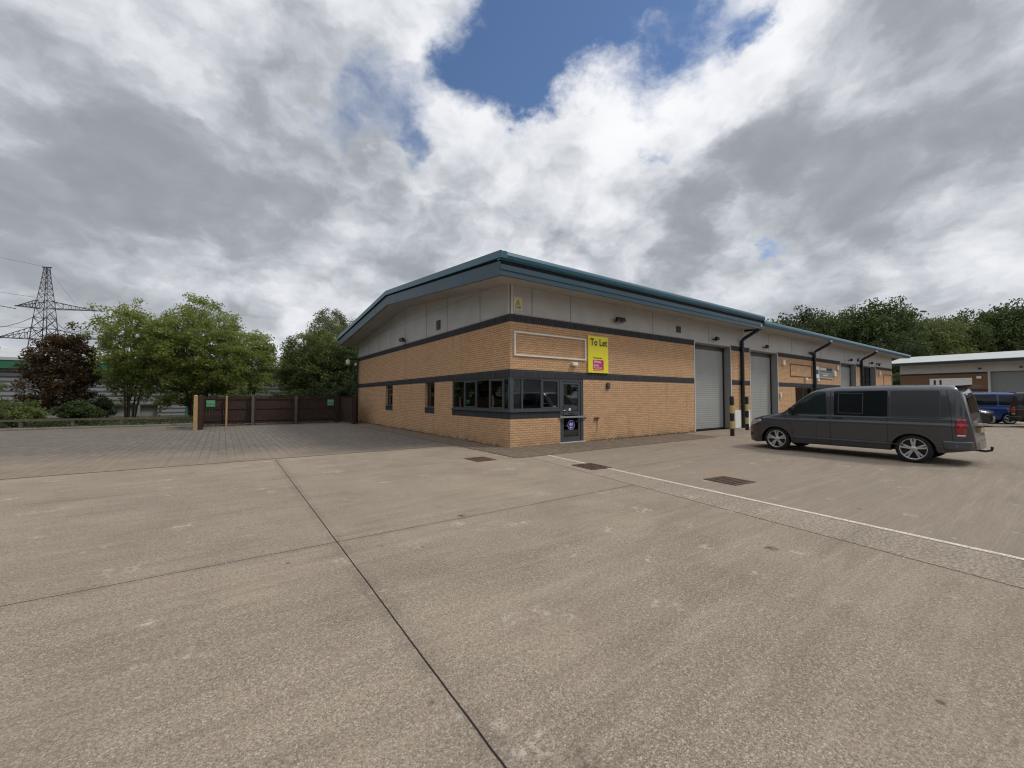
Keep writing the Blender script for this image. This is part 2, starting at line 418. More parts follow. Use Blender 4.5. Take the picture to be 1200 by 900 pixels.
# ------------------------------------------------------------ ground
def concrete_mat():
    t = NT('concrete yard'); s = t.sep(); P = t.obj()
    x, y = s[0], s[1]
    wob = t.math('MULTIPLY', t.math('SUBTRACT', t.noise(3, 4, .6), .5), .014)
    base = t.mix(t.map(t.noise(.18, 5, .6), .35, .68), (.33,.267,.20,1), (.425,.347,.262,1))
    base = t.mix(t.map(t.noise(.9, 6, .65), .40, .66, 0, .6), base, (.21,.165,.125,1))
    # exposed aggregate: pale and dark stones in the worn surface
    v1 = t.voro(135); c1 = t.node('ShaderNodeTexVoronoi'); c1.inputs['Scale'].default_value = 135; t.link(P, c1.inputs['Vector'])
    cs = t.sep(c1.outputs['Color'])
    v2 = t.node('ShaderNodeTexVoronoi'); v2.inputs['Scale'].default_value = 90; t.link(P, v2.inputs['Vector'])
    c2 = t.sep(v2.outputs['Color'])
    stone = t.math('MULTIPLY', t.map(v1, .25, .5, 1, 0), t.map(cs[0], .50, .58))
    pale = t.math('MULTIPLY', t.map(v2.outputs['Distance'], .3, .6, 1, 0), t.map(c2[1], .80, .84))
    dark = t.map(t.noise(85, 7, .88), .49, .56)
    wear = t.map(t.noise(.55, 5, .6), .3, .65, .45, 1)
    agg = t.mix(t.math('MULTIPLY', dark, t.math('MULTIPLY', wear, .92)), base, (.085,.064,.047,1))
    agg = t.mix(t.math('MULTIPLY', stone, t.math('MULTIPLY', wear, .80)), agg, (.60,.53,.43,1))
    agg = t.mix(t.math('MULTIPLY', pale, t.math('MULTIPLY', wear, .65)), agg, (.68,.61,.50,1))
    mid = t.noise(38, 7, .88)
    agg = t.mix(t.map(mid, .50, .58, 0, .45), agg, (.12,.09,.068,1)); agg = t.mix(t.map(mid, .48, .42, 0, .30), agg, (.56,.48,.37,1))
    # the channel strip and the brushed slab to the right of it
    lineX = t.math('ADD', t.math('MULTIPLY', t.math('ADD', y, 1.86), .1136), -.13)
    edgeX = t.math('ADD', t.math('MULTIPLY', t.math('ADD', y, 6.21), .149), -1.39)
    e = t.math('SUBTRACT', x, edgeX); l = t.math('SUBTRACT', x, lineX)
    right = t.map(t.math('ADD', e, wob), -.01, .01)
    slab = t.map(l, -.03, .03)
    rough_strip = t.mix(t.map(t.noise(30, 7, .85), .46, .56), (.10,.082,.062,1), (.56,.49,.40,1))
    rough_strip = t.mix(.48, rough_strip, base)
    br = t.noise(1, 5, .7, t.comb(t.math('MULTIPLY', x, 1.2), t.math('MULTIPLY', y, 60), 0))
    br2 = t.noise(1, 5, .7, t.comb(t.math('MULTIPLY', x, 40), t.math('MULTIPLY', y, 1.0), 7))
    brushed = t.mix(t.map(br, .1, .9), (.225,.18,.137,1), (.40,.335,.26,1))
    brushed = t.mix(t.map(br2, .5, .8, 0, .25), brushed, (.20,.165,.13,1))
    brushed = t.mix(t.map(t.noise(45, 7, .85), .49, .58, 0, .62), brushed, (.13,.10,.075,1))
    brushed = t.mix(t.map(t.noise(.5, 5, .6), .4, .7, 0, .5), brushed, (.23,.19,.155,1))
    col = t.mix(right, agg, rough_strip); col = t.mix(slab, col, brushed)
    # pale scaled patches
    sc = t.math('MULTIPLY', t.map(t.noise(2.1, 3, .5), .63, .69), t.map(t.noise(16, 5, .7), .48, .58))
    col = t.mix(t.math('MULTIPLY', sc, .7), col, (.56,.50,.43,1))
    # stains and tyre marks
    stn = t.math('MAXIMUM', t.map(t.voro(.75, 'F1'), .03, .065, 1, 0), t.map(t.voro(1.9, 'F1'), .03, .055, .8, 0))
    stn = t.math('MULTIPLY', stn, t.map(t.noise(9, 4, .6), .38, .55))
    col = t.mix(t.math('MULTIPLY', stn, .8), col, (.05,.038,.03,1))
    ty = t.noise(1, 4, .55, t.comb(t.math('MULTIPLY', t.math('ADD', x, t.math('MULTIPLY', y, .25)), .16), t.math('MULTIPLY', t.math('SUBTRACT', y, t.math('MULTIPLY', x, .25)), 2.4), 2))
    col = t.mix(t.map(ty, .56, .74, 0, .24), col, (.13,.10,.08,1))
    streak = t.noise(1, 6, .7, t.comb(t.math('MULTIPLY', x, .5), t.math('MULTIPLY', y, 7), 4))
    col = t.mix(t.map(streak, .50, .70, 0, .28), col, (.15,.12,.09,1)); col = t.mix(t.map(streak, .46, .30, 0, .22), col, (.50,.43,.34,1))
    rx = t.math('SUBTRACT', x, 1.15); ry = t.math('ADD', y, 6.1)
    rr = t.math('SQRT', t.math('ADD', t.math('MULTIPLY', rx, rx), t.math('MULTIPLY', ry, ry)))
    col = t.mix(t.math('MULTIPLY', t.map(rr, .05, .42, .6, 0), t.map(t.noise(7, 5, .7), .4, .6)), col, (.38,.17,.06,1))
    # joints between the slabs
    def joint(c, at, w, mul=1):
        d = t.math('ABSOLUTE', t.math('ADD', t.math('SUBTRACT', c, at), wob))
        return t.math('MULTIPLY', t.map(d, w*.6, w*1.3, 1, 0), mul)
    left_only = t.math('SUBTRACT', 1, right); xs_ = t.math('MULTIPLY_ADD', y, -.0107, x)
    j = joint(xs_, -6.392, .0058)
    j = t.math('MAXIMUM', j, t.math('MULTIPLY', joint(y, -5.86, .006), left_only))
    j = t.math('MAXIMUM', j, t.math('MULTIPLY', joint(y, -1.48, .010, .5), left_only))
    j = t.math('MAXIMUM', j, joint(x, -16.3, .012)); j = t.math('MAXIMUM', j, joint(y, -15.6, .012))
    j = t.math('MAXIMUM', j, joint(e, 0, .014, .75))
    j = t.math('MAXIMUM', j, t.math('MULTIPLY', joint(y, -4.55, .010, .55), slab))
    j = t.math('MAXIMUM', j, t.math('MULTIPLY', joint(x, 5.3, .010, .6), slab))
    j = t.math('MAXIMUM', j, t.math('MULTIPLY', joint(y, -10.9, .012, .6), slab))
    j = t.math('MAXIMUM', j, t.math('MULTIPLY', joint(x, 16, .012, .6), slab))
    grime = t.math('MAXIMUM', t.math('MULTIPLY', joint(xs_, -6.392, .09), .5), t.math('MULTIPLY', t.math('MULTIPLY', joint(y, -5.86, .08), .35), left_only))
    col = t.mix(t.math('MULTIPLY', grime, t.map(t.noise(2.2, 5, .7), .35, .7)), col, (.13,.105,.085,1))
    col = t.mix(j, col, (.022,.018,.016,1))
    t.color(col); t.set(rough=.88, spec=.3)
    h = t.math('ADD', t.math('MULTIPLY', t.noise(150, 5, .7), 1), t.math('MULTIPLY', v1, .6))
    h = t.math('SUBTRACT', h, t.math('MULTIPLY', j, 2))
    t.bump(h, .6, .008)
    return t.mat

def paving_mat(name, ca, cb, cj, rot=False, tan=None):
    t = NT(name); s = t.sep()
    vec = t.comb(s[1], s[0], 0) if rot else t.comb(s[0], s[1], 0)
    br = t.node('ShaderNodeTexBrick'); br.offset = .5
    for k, v in (('Scale', 1), ('Brick Width', .3), ('Row Height', .2), ('Mortar Size', .011), ('Mortar Smooth', .2), ('Bias', 0)): br.inputs[k].default_value = v
    t.link(vec, br.inputs['Vector'])
    t.setin(br.inputs['Color1'], ca); t.setin(br.inputs['Color2'], cb); t.setin(br.inputs['Mortar'], cj)
    col = br.outputs['Color']
    if tan:
        # worn, sandy blocks along the open left front edge
        m = t.math('ADD', t.math('SUBTRACT', t.math('MULTIPLY', s[1], -.33), t.math('MULTIPLY', s[0], .12)), t.math('MULTIPLY', t.noise(.5, 5, .6), 1.0))
        col = t.mix(t.map(m, -.35, .55, 0, .75), col, tan)
    col = t.mix(t.map(t.noise(.6, 6, .65), .35, .7, 0, .5), col, tuple(x*.5 for x in ca[:3])+(1,))
    col = t.mix(t.map(t.noise(70, 4, .7), .4, .75, 0, .35), col, tuple(x*1.7 for x in ca[:3])+(1,))
    # rows of dark jointing that stand out where sand has washed away
    row = t.math('ABSOLUTE', t.math('SUBTRACT', t.math('FRACT', t.math('MULTIPLY', s[0], 1/.4)), .5))
    tint = t.noise(1, 2, .6, t.comb(t.math('MULTIPLY', s[0], 9), t.math('MULTIPLY', s[1], .35), 0))
    col = t.mix(t.map(tint, .42, .62, 0, .16), col, tuple(x*.42 for x in ca[:3])+(1,))
    blk = t.noise(4.5, 3, .6); col = t.mix(t.map(blk, .5, .68, 0, .45), col, tuple(min(1,x*1.55) for x in ca[:3])+(1,))
    t.color(col); t.set(rough=.85, spec=.3)
    t.bump(t.math('SUBTRACT', t.math('MULTIPLY', t.noise(90, 4, .7), .4), br.outputs['Fac']), .6, .006)
    return t.mat

def sheet(name, pts, z, mat, kind='structure'):
    m = MB(); m.add([(x, y, z) for x, y in pts], [tuple(range(len(pts)))])
    o = m.build(name, mat, fix=False); o['kind'] = kind
    if o.data.polygons[0].normal.z < 0:
        o.data.flip_normals()
    return o
t = NT('rough grass and soil')
c = t.mix(t.map(t.noise(.4, 6, .65), .35, .65), (.035,.04,.018,1), (.075,.08,.03,1))
c = t.mix(t.map(t.noise(9, 5, .7), .45, .7, 0, .6), c, (.06,.045,.03,1)); t.color(c); t.set(rough=.95); t.bump(t.noise(20,5,.7), .8, .05)
M['soil'] = t.mat
sheet('ground', [(-1500,-1500),(1500,-1500),(1500,1500),(-1500,1500)], -.03, M['soil'])
M['concrete'] = concrete_mat()
sheet('concrete_yard', [(-70,-60),(75,-60),(75,42),(45.5,42),(45.5,-.02),(-1.1,-.02),(-1.1,19.55),(-40,19.55),(-70,19.55)], 0, M['concrete'])
M['pave'] = paving_mat('grey block paving', (.185,.158,.132,1), (.13,.112,.094,1), (.04,.033,.026,1), rot=True, tan=(.34,.26,.18,1))
sheet('block_paving', [(-60,1.6),(-1.12,1.6),(-1.12,19.5),(-60,19.5)], .004, M['pave'])
M['apron'] = paving_mat('brown block paving', (.20,.155,.115,1), (.15,.115,.085,1), (.05,.04,.03,1), rot=True)
sheet('paved_margin', [(-1.1,-1.9),(9.0,-1.9),(9.4,-.02),(0,-.02),(0,18),(-1.1,18)], .006, M['apron'])
m = MB()
for a, b in (((-1.13,-1.95),(-1.13,18)),):
    m.box((a[0]-.03, a[1], .0), (b[0]+.03, b[1], .014))
m.box((-1.13,-1.98,0), (9.0,-1.92,.012))
m.box((-60,1.575,0),(-1.16,1.60,.009))
k = m.build('paving_edging', plain('edging', (.13,.108,.085), .9, 0, .3, 4)); k['kind'] = 'structure'

def line_mat():
    t = NT('worn road paint')
    c = t.mix(t.noise(9, 5, .7), (.66,.59,.47,1), (.80,.73,.60,1)); t.color(c); t.set(rough=.8)
    a = t.math('MULTIPLY', t.map(t.noise(45, 5, .75), .40, .50), t.map(t.noise(2.5, 5, .7), .28, .42, .55, 1))
    t.set(alpha=t.math('ADD', t.math('MULTIPLY', a, .75), .2))
    return t.mat
M['line'] = line_mat()
def stripe(name, a, b, w):
    a, b = Vector(a), Vector(b); d = (b-a).normalized(); n = Vector((-d.y, d.x))*w/2
    sheet(name, [(a-n)[:], (b-n)[:], (b+n)[:], (a+n)[:]], .005, M['line'])
stripe('painted_line', (-.11,-1.98), (-2.2,-21), .085)
# ------------------------------------------------------------ walls
def wall(mbx, axis, at, us, zs, keep, depth, open_start=False):
    """a wall of thickness depth, cut on the lines us, zs; keep(u, z) says where it is solid"""
    us = sorted(set(us)); zs = sorted(set(zs))
    solid = {}
    for i in range(len(us)-1):
        for j in range(len(zs)-1):
            solid[i, j] = keep((us[i]+us[i+1])/2, (zs[j]+zs[j+1])/2)
    def P(u, d, z): return (at+d, u, z) if axis == 0 else (u, at+d, z)
    for (i, j), s_ in solid.items():
        if not s_: continue
        u0, u1, z0, z1 = us[i], us[i+1], zs[j], zs[j+1]
        mbx.quad(P(u0,0,z0), P(u1,0,z0), P(u1,0,z1), P(u0,0,z1))
        mbx.quad(P(u0,depth,z0), P(u1,depth,z0), P(u1,depth,z1), P(u0,depth,z1))
        for di, dj, q in ((-1,0,(u0,z0,u0,z1)), (1,0,(u1,z0,u1,z1)), (0,-1,(u0,z0,u1,z0)), (0,1,(u0,z1,u1,z1))):
            if open_start and i == 0 and di == -1: continue
            if not solid.get((i+di, j+dj), False):
                mbx.quad(P(q[0],0,q[1]), P(q[2],0,q[3]), P(q[2],depth,q[3]), P(q[0],depth,q[1]))

W_, LX = 18.0, 44.1
Z1, Z2, Z3, Z4, ZS, ZC = 2.27, 2.52, 4.07, 4.31, 1.18, .91
unit = thing('industrial_unit', 'long buff brick industrial unit with teal eaves and blank yellow-signed corner office', 'building')
GWIN = [(11.1, 12.27), (5.74, 6.77)]
# gable wall (x = 0)
m = MB()
def kg(y, z):
    if z > ZC and z < Z1:
        if y < 4.05: return False
        for a, b in GWIN:
            if a < y < b: return False
    return True
wall(m, 0, 0, [0, 4.05, 9.23, 9.25, W_] + [q for w in GWIN for q in w], [0, ZC, Z1, Z3], lambda y, z: kg(y, z) and not (9.23 < y < 9.25), .3, True)
m.build('gable_brick_wall', M['bricky'], unit)
m = MB(); m.box((.012, 9.22, 0), (.2, 9.26, Z3)); m.build('movement_joint', plain('mastic joint', (.09,.08,.07), .8), unit)
# front wall (y = 0)
OPEN = [(10.62, 14.0), (16.08, 19.52), (30.17, 33.75), (35.2, 38.93)]
m = MB()
def kf(x, z):
    if x < 2.15 and ZC < z < Z1: return False
    if 2.15 < x < 3.28 and z < Z1: return False
    if 22.0 < x < 27.6 and ZS < z < Z1: return False
    return not any(a < x < b for a, b in OPEN)
edges = [.3] + [q for w in OPEN for q in w] + [LX]
for i in range(0, len(edges), 2):
    a, b = edges[i], edges[i+1]; m = MB()
    wall(m, 1, 0, [a, b] + [q for q in (2.15, 3.28, 22.0, 27.6) if a < q < b], [0, ZC, ZS, Z1, Z3], kf, .3)
    if i == 0:
        m.quad((0,0,0),(.3,0,0),(.3,0,ZC),(0,0,ZC)); m.quad((0,0,Z1),(.3,0,Z1),(.3,0,Z3),(0,0,Z3))
    m.build('front_brick_wall', M['brickx'], unit, fix=False)
m = MB(); m.box((LX-.3, .3, 0), (LX, W_, Z3)); m.build('end_brick_wall', M['bricky'], unit)
m = MB(); m.box((.3, W_-.3, 0), (LX-.3, W_, 4.9)); m.build('rear_brick_wall', M['brickx'], unit)
# dark soldier courses, 4 mm proud
m = MB()
for z0, z1 in ((Z1, Z2), (Z3, Z4)):
    m.box((-.004, .0, z0), (.02, W_, z1))
m.box((-.004, 0, ZC), (.02, 4.05, 1.13))
for a, b in GWIN: m.box((-.004, a, ZC), (.29, b, 1.13))
build_each(m, 'gable_dark_brick_band', M['bandy'], unit)
m = MB()
xs = [0] + [q for w in OPEN for q in w] + [LX]
for i in range(0, len(xs), 2):
    for z0, z1 in ((Z1, Z2), (Z3, Z4)):
        m.box((xs[i]+(-.004 if i == 0 else 0), -.005, z0), (xs[i+1], -.001, z1))
m.box((-.004, -.005, ZC), (2.15, .015, 1.13)); m.box((22.0, -.005, .95), (27.6, -.001, ZS))
build_each(m, 'front_dark_brick_band', M['bandx'], unit)
m = MB(); m.box((.28, .28, .9), (4.0, .29, .901)); 
# cladding above the brick
def roofz(y, z0): return z0 + (.1*(y+1) if y <= 9 else .1*(19-y))
SOF = 5.16
m = MB()
m.prism([(0, Z4), (W_, Z4), (W_, roofz(W_, SOF)), (9, roofz(9, SOF)), (0, roofz(0, SOF))], 0, .003, .2)
m.build('gable_cladding', M['clad'], unit)
m = MB()
for y in (1.9, 4.54, 6.66, 9.24, 11.49, 13.44, 15.7):
    m.box((-.006, y-.018, Z4+.02), (.003, y+.018, roofz(y, SOF)))
m.box((-.012, 0, Z4), (.003, W_, Z4+.035)); m.box((-.005, .8, 5.385), (.003, W_-.8, 5.40))
build_each(m, 'cladding_joint', M['clad_dark'], unit)
m = MB()
m.box((-.02,-.02, Z4+.002), (.10, .0, 5.27)); m.box((-.02,-.02, Z4+.002), (.003, .10, 5.27))
build_each(m, 'corner_flashing', M['trim_white'], unit)
m = MB()
prev = 0.0
for a, b in OPEN + [(LX, LX)]:
    m.box((prev, .004, Z4), (a, .2, 5.42)); 
    if b > a: m.box((a, .004, 4.25), (b, .2, 5.42))
    prev = b
build_each(m, 'front_cladding', M['clad'], unit)
m = MB()
for x in [.9, 2.67, 7.47, 11.9, 15.3, 18.4, 21.6, 26.4, 31.2, 36, 40.8]:
    m.box((x-.018, -.004, Z4+.02), (x+.018, .004, 5.4))
prev = 0
for a, b in OPEN + [(LX, LX)]:
    m.box((prev, -.012, Z4), (a, .004, Z4+.03))
    prev = b
build_each(m, 'cladding_joint', M['clad_dark'], unit)
# shutters, reveals, pale edge trims
RD = .44
for k, (a, b) in enumerate(OPEN):
    m = MB(); m.box((a, .004, 0), (a+.02, RD, 4.25)); m.box((b-.02, .004, 0), (b, RD, 4.25)); m.box((a+.02, .204, 4.2), (b-.02, RD, 4.25))
    build_each(m, 'reveal_lining', M['clad_dark'], unit)
    m = MB(); m.box((a-.035, -.014, 0), (a+.03, .003, 4.25)); m.box((b-.03, -.014, 0), (b+.035, .003, 4.25)); build_each(m, 'edge_trim', M['trim_white'], unit)
    if k < 3:
        m = MB(); m.box((a+.02, RD-.06, .07), (b-.02, RD-.02, 4.2), 0)
        m.build('roller_shutter', [M['shutter']], unit)
        m = MB(); m.box((a+.02, RD-.09, .0), (b-.02, RD-.02, .068)); m.box((b-.11, RD-.10, .07), (b-.02, RD-.061, 4.19)); m.box((a+.02, RD-.12, 4.02), (b-.02, RD-.061, 4.195))
        build_each(m, 'shutter_seal', M['black'], unit)
    else:
        w = MB()
        for i in range(4): w.box((a+.05+i*(b-a-.16)/3, RD-.09, .1), (a+.11+i*(b-a-.16)/3, RD-.03, 4.19))
        for z in (.1, 1.1, 2.2, 3.1, 4.13): w.box((a+.05, RD-.085, z), (b-.05, RD-.035, z+.05))
        f = w.build('glazed_screen', M['black'], unit)
        g = MB(); g.box((a+.05, RD-.055, .12), (b-.05, RD-.045, 4.17)); g.build('pane', M['privacy'], f)
# back faces behind the openings so no daylight comes through
m = MB()
m.box((4.6, .31, 0), (4.65, W_-.31, 5)); m.box((.31, 6.9, 0), (4.59, 6.95, 2.6)); m.box((.31, 0.31, 2.52), (4.59, 6.89, 2.58)); m.box((.31,.31,-.02), (4.59,6.89,.02))
build_each(m, 'office_partition', M['wallin'], unit)
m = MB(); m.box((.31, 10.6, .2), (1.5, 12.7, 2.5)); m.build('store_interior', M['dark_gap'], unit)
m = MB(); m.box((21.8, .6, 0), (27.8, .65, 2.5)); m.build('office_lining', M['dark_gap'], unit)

# windows: ribbon round the corner, one thing per face, with its own frame and panes
def ribbon(axis, u0, u1, mull, z0, z1, name='window', depth=.10, fr=.06, edge=True):
    """outer face `depth` behind the wall face"""
    f = MB()
    def bx(a, b, z_0, z_1, d0, d1, mm=f):
        if axis == 0: mm.box((d0, a, z_0), (d1, b, z_1))
        else: mm.box((a, d0, z_0), (b, d1, z_1))
    bx(u0, u1, z0, z0+fr, depth, depth+.07); bx(u0, u1, z1-fr, z1, depth, depth+.07)
    for u in mull: bx(u-fr/2, u+fr/2, z0+fr, z1-fr, depth+.004, depth+.066)
    fo = f.build('window', M['frame'], unit)
    g = MB()
    us = sorted(mull)
    for a, b in zip(us[:-1], us[1:]): bx(a+fr/2, b-fr/2, z0+fr, z1-fr, depth+.03, depth+.036, g)
    g.build('glazing', M['glass'], fo)
    return fo
wg = ribbon(0, .10, 4.05, [.13, .43, 1.30, 2.21, 3.12, 4.02], ZS, Z1, depth=.03)
wf = ribbon(1, .10, 2.15, [.13, .51, 1.33, 2.12], ZS, Z1, depth=.03)
m = MB(); m.box((.01, .01, ZS), (.10, .10, Z1)); m.build('corner_post', M['frame'], unit)
m = MB()
m.box((-.05, -.05, 1.13), (.2, 4.06, ZS)); m.box((.201, -.05, 1.13), (2.15, .2, ZS))
for a, b in GWIN: m.box((-.03, a, 1.131), (.15, b, 1.16))
build_each(m, 'window_sill', M['frame'], unit)
for a, b in GWIN: ribbon(0, a, b, [a+.03, b-.03], 1.16, Z1, depth=.12)
ribbon(1, 22.0, 27.6, [22.03, 23.4, 24.8, 26.2, 27.57], ZS, Z1, depth=.06)
# opening top-light frames in the ribbon: inner sashes
m = MB()
for a, b in ((.43, 1.30), (2.21, 3.12)):
    for q in ((a+.03, a+.07), (b-.07, b-.03)): m.box((.025, q[0], ZS+.06), (.075, q[1], Z1-.06))
    m.box((.025, a+.07, ZS+.06), (.075, b-.07, ZS+.10)); m.box((.025, a+.07, Z1-.10), (.075, b-.07, Z1-.06))
build_each(m, 'opening_sash', M['frame'], wg)
m = MB()
a, b = 1.33, 2.12
for q in ((a+.03, a+.07), (b-.07, b-.03)): m.box((q[0], .025, ZS+.06), (q[1], .075, Z1-.06))
m.box((a+.07, .025, ZS+.06), (b-.07, .075, ZS+.10)); m.box((a+.07, .025, Z1-.10), (b-.07, .075, Z1-.06))
build_each(m, 'opening_sash', M['frame'], wf)

# entrance door
m = MB()
m.box((2.15, .02, 0), (2.23, .12, Z1)); m.box((3.17, .02, 0), (3.28, .12, Z1)); m.box((2.23, .02, Z1-.09), (3.17, .12, Z1))
m.box((2.24, .04, .012), (2.34, .09, Z1-.095)); m.box((3.06, .04, .012), (3.16, .09, Z1-.095))
m.box((2.34, .04, .012), (3.06, .09, .20)); m.box((2.34, .04, .98), (3.06, .09, 1.10)); m.box((2.34, .04, Z1-.19), (3.06, .09, Z1-.095))
door = m.build('entrance_door', M['frame'], unit)
m = MB(); m.box((2.34, .06, .20), (3.06, .066, .98)); m.box((2.34, .06, 1.10), (3.06, .066, Z1-.19)); m.build('glazing', M['glass'], door)
m = MB(); m.box((2.58, .036, 1.0), (2.86, .041, 1.05)); m.build('letter_plate', M['black'], door)
m = MB(); m.tube([(2.28,.035,1.0),(2.28,-.02,1.0),(2.28,-.02,1.28),(2.28,.035,1.28)], .012, 8); m.build('handle', M['black'], door)
m = MB(); m.box((2.1, -.05, 0), (3.34, .02, .03)); m.build('threshold', M['trim_white'], unit)
m = MB(); m.box((2.10, -.075, .885), (3.42, -.035, .945)); m.box((2.10,-.04,.86),(2.15,-.001,.97)); m.box((3.36,-.04,.86),(3.42,-.001,.97))
tag(m.build('security_bar', M['steel'], None), 'grey steel locking bar across the glazed entrance door', 'door bar')

# round blue footprints sticker
st = thing('footprint_sticker', 'round blue sticker with two white shoe prints low on the entrance door', 'sticker', (2.71, .055, .62))
m = MB(); m.lathe([(0,-.002),(.175,-.002),(.175,.001),(0,.001)], (0,0,0), 'y', 40); m.build('disc', M['signblue'], st)
m = MB()
m.lathe([(.163,-.0035),(.170,-.0035)], (0,0,0), 'y', 40)
for sx in (-1, 1):
    pts = []
    for k in range(20):
        a = 2*pi*k/20; r = .033*(1+.12*cos(2*a))
        pts.append((sx*.045 + r*.85*cos(a), .03 + .066*sin(a)))
    m.add([(p[0], -.0035, p[1]) for p in pts], [tuple(range(20))])
    m.add([(sx*.042+.024*cos(2*pi*k/12), -.0035, -.092+.028*sin(2*pi*k/12)) for k in range(12)], [tuple(range(12))])
m.build('shoe_prints', M['white'], st, fix=False)
m = MB(); m.box((2.60, .050, 1.13), (2.69, .0585, 1.22)); tag(m.build('window_notice', M['white']), 'small square white notice stuck inside door glass', 'notice')

# roof: two slopes, verge boards, gutters
RX0, RX1, RX2 = -1.0, 15.3, 45.35
def roof_slab(x0, x1, zb, zt, y0=-1.0, y1=19.0, nm='roof', mat='roof_metal'):
    m = MB()
    m.prism([(y0, zb), (9, zb+1.0), (y1, zb), (y1, zt), (9, zt+1.0), (y0, zt)], 0, x0, x1)
    return m.build(nm, M[mat], unit)
roof_slab(RX0+.05, RX1, 5.32, 5.74, y0=-.93, y1=18.93)
roof_slab(RX1+.01, RX2, 5.36, 5.56, y0=-.95)
# soffits
def soffit_mat():
    t = NT('soffit lining'); s = t.sep()
    w = t.math('FRACT', t.math('MULTIPLY', s[0], 1/.3))
    c = t.mix(t.map(t.noise(.8, 4, .6), .3, .7), (.38,.365,.34,1), (.46,.445,.42,1))
    c = t.mix(t.math('MULTIPLY', t.map(w, 0, .07, 1, 0), .6), c, (.10,.095,.085,1))
    t.color(c); t.set(rough=.7); return t.mat
M['soffit'] = soffit_mat()
m = MB()
m.prism([(-.97, 5.163), (9, 6.16), (18.97, 5.163), (18.97, 5.19), (9, 6.187), (-.97, 5.19)], 0, RX0+.03, .0)
m.prism([(-.97, 5.163), (.0, 5.26), (.0, 5.29), (-.97, 5.19)], 0, .0, RX1)
m.prism([(-.97, 5.30), (.0, 5.37), (.0, 5.40), (-.97, 5.33)], 0, RX1+.02, RX2)
m.build('soffit', M['soffit'], unit)
m = MB()
# verge board following the slope, with the cap above and a dark groove between
def verge(m, x0, x1, lo, hi, y0=-1.0, y1=19.0):
    m.prism([(y0, lo), (9, lo+1.0), (y1, lo), (y1, hi), (9, hi+1.0), (y0, hi)], 0, x0, x1)
verge(m, -1.06, -1.0, 5.13, 5.55)
m.build('verge_board', M['teal_fascia'], unit)
m = MB(); verge(m, -1.03, -.97, 5.55, 5.60, -.97, 18.97); m.box((-1.0, -1.03, 5.455), (RX1-.03, -.93, 5.575)); m.build('shadow_gap', M['dark_gap'], unit)
m = MB(); verge(m, -1.13, -.9, 5.60, 5.825, -1.15, 19.1); m.build('verge_cap', M['teal'], unit, bevel=.012)
m = MB()
for y in (1.2, 4.4, 7.6, 10.8, 14.0):
    z = roofz(y, 5.13); m.prism([(y-.02, z-.002), (y+.02, z), (y+.02, z+.42), (y-.02, z+.418)], 0, -1.067, -1.06)
build_each(m, 'board_joint', M['teal'], unit)
m = MB(); m.box((-1.06, -1.062, 5.13), (RX1, -1.0, 5.29)); m.box((-1.05, -1.085, 5.29), (RX1, -1.0, 5.315)); m.box((-1.055, -1.052, 5.315), (RX1, -1.0, 5.455))
m.build('eaves_board', M['teal_fascia'], unit)
def gutter(x0, x1, zb, zt, y, mat, nm='gutter'):
    prof = [(y+.14, zb), (y, zb), (y-.06, zb+.05), (y-.085, zb+.14), (y-.07, zt-.05), (y-.02, zt), (y+.14, zt+.01)]
    m = MB(); m.prism(prof, 0, x0, x1); return m.build(nm, mat, unit)
gutter(-1.10, RX1+.04, 5.57, 5.83, -1.06, M['teal'])
gutter(-1.1, RX1, 5.5, 5.8, 19.2, M['teal'])
gutter(RX1+.045, RX2, 5.33, 5.62, -1.02, M['teal'])
m = MB(); m.box((RX1-.001, -1.0, 5.135), (RX1+.03, -.1, 5.5)); m.build('eaves_end_plate', M['dark_gap'], unit)
m = MB(); m.prism([(-1.0, 5.33), (9, 6.33), (19, 5.33), (19, 5.62), (9, 6.62), (-1.0, 5.62)], 0, RX2, RX2+.06); m.build('end_verge_board', M['teal'], unit)
# downpipes with swan necks
for x in (15.04, 24.95, 34.84):
    m = MB(); m.tube([(x, -1.0, 5.36), (x, -1.0, 5.2), (x, -.86, 5.08), (x, -.22, 4.74), (x, -.10, 4.62), (x, -.10, .0)], .088, 12)
    for z in (4.4, 2.9, 1.4): m.box((x-.09, -.11, z), (x+.09, -.005, z+.05))
    m.build('downpipe', M['navy'], unit, smooth=True)
    m = MB(); m.lathe([(.08,0),(.105,.0),(.105,.14),(.08,.14)], (x, -1.0, 5.22), 'z', 12); m.build('downpipe_collar', M['steel'], unit)
m = MB(); m.tube([(-.10, 17.8, 4.1), (-.10, 17.8, 0)], .05, 10); m.build('rear_pipe', M['navy'], unit, smooth=True)
# louvre vents in the cladding
for loc, ax in (((9.35, 0, 4.70), 1), ((0, 5.36, 4.72), 0)):
    m = MB()
    if ax: m.box((loc[0]-.16, -.03, loc[2]-.14), (loc[0]+.16, .0, loc[2]+.14))
    else: m.box((-.03, loc[1]-.18, loc[2]-.2), (.0, loc[1]+.18, loc[2]+.2))
    v = m.build('vent', plain('brown vent', (.06,.05,.042), .6), unit)
    m = MB()
    for i in range(5):
        z = loc[2]-.12+i*.055
        if ax: m.box((loc[0]-.14, -.04, z), (loc[0]+.14, -.031, z+.02))
        else: m.box((-.04, loc[1]-.16, z), (-.031, loc[1]+.16, z+.02))
    m.build('louvre_blades', M['black'], v)

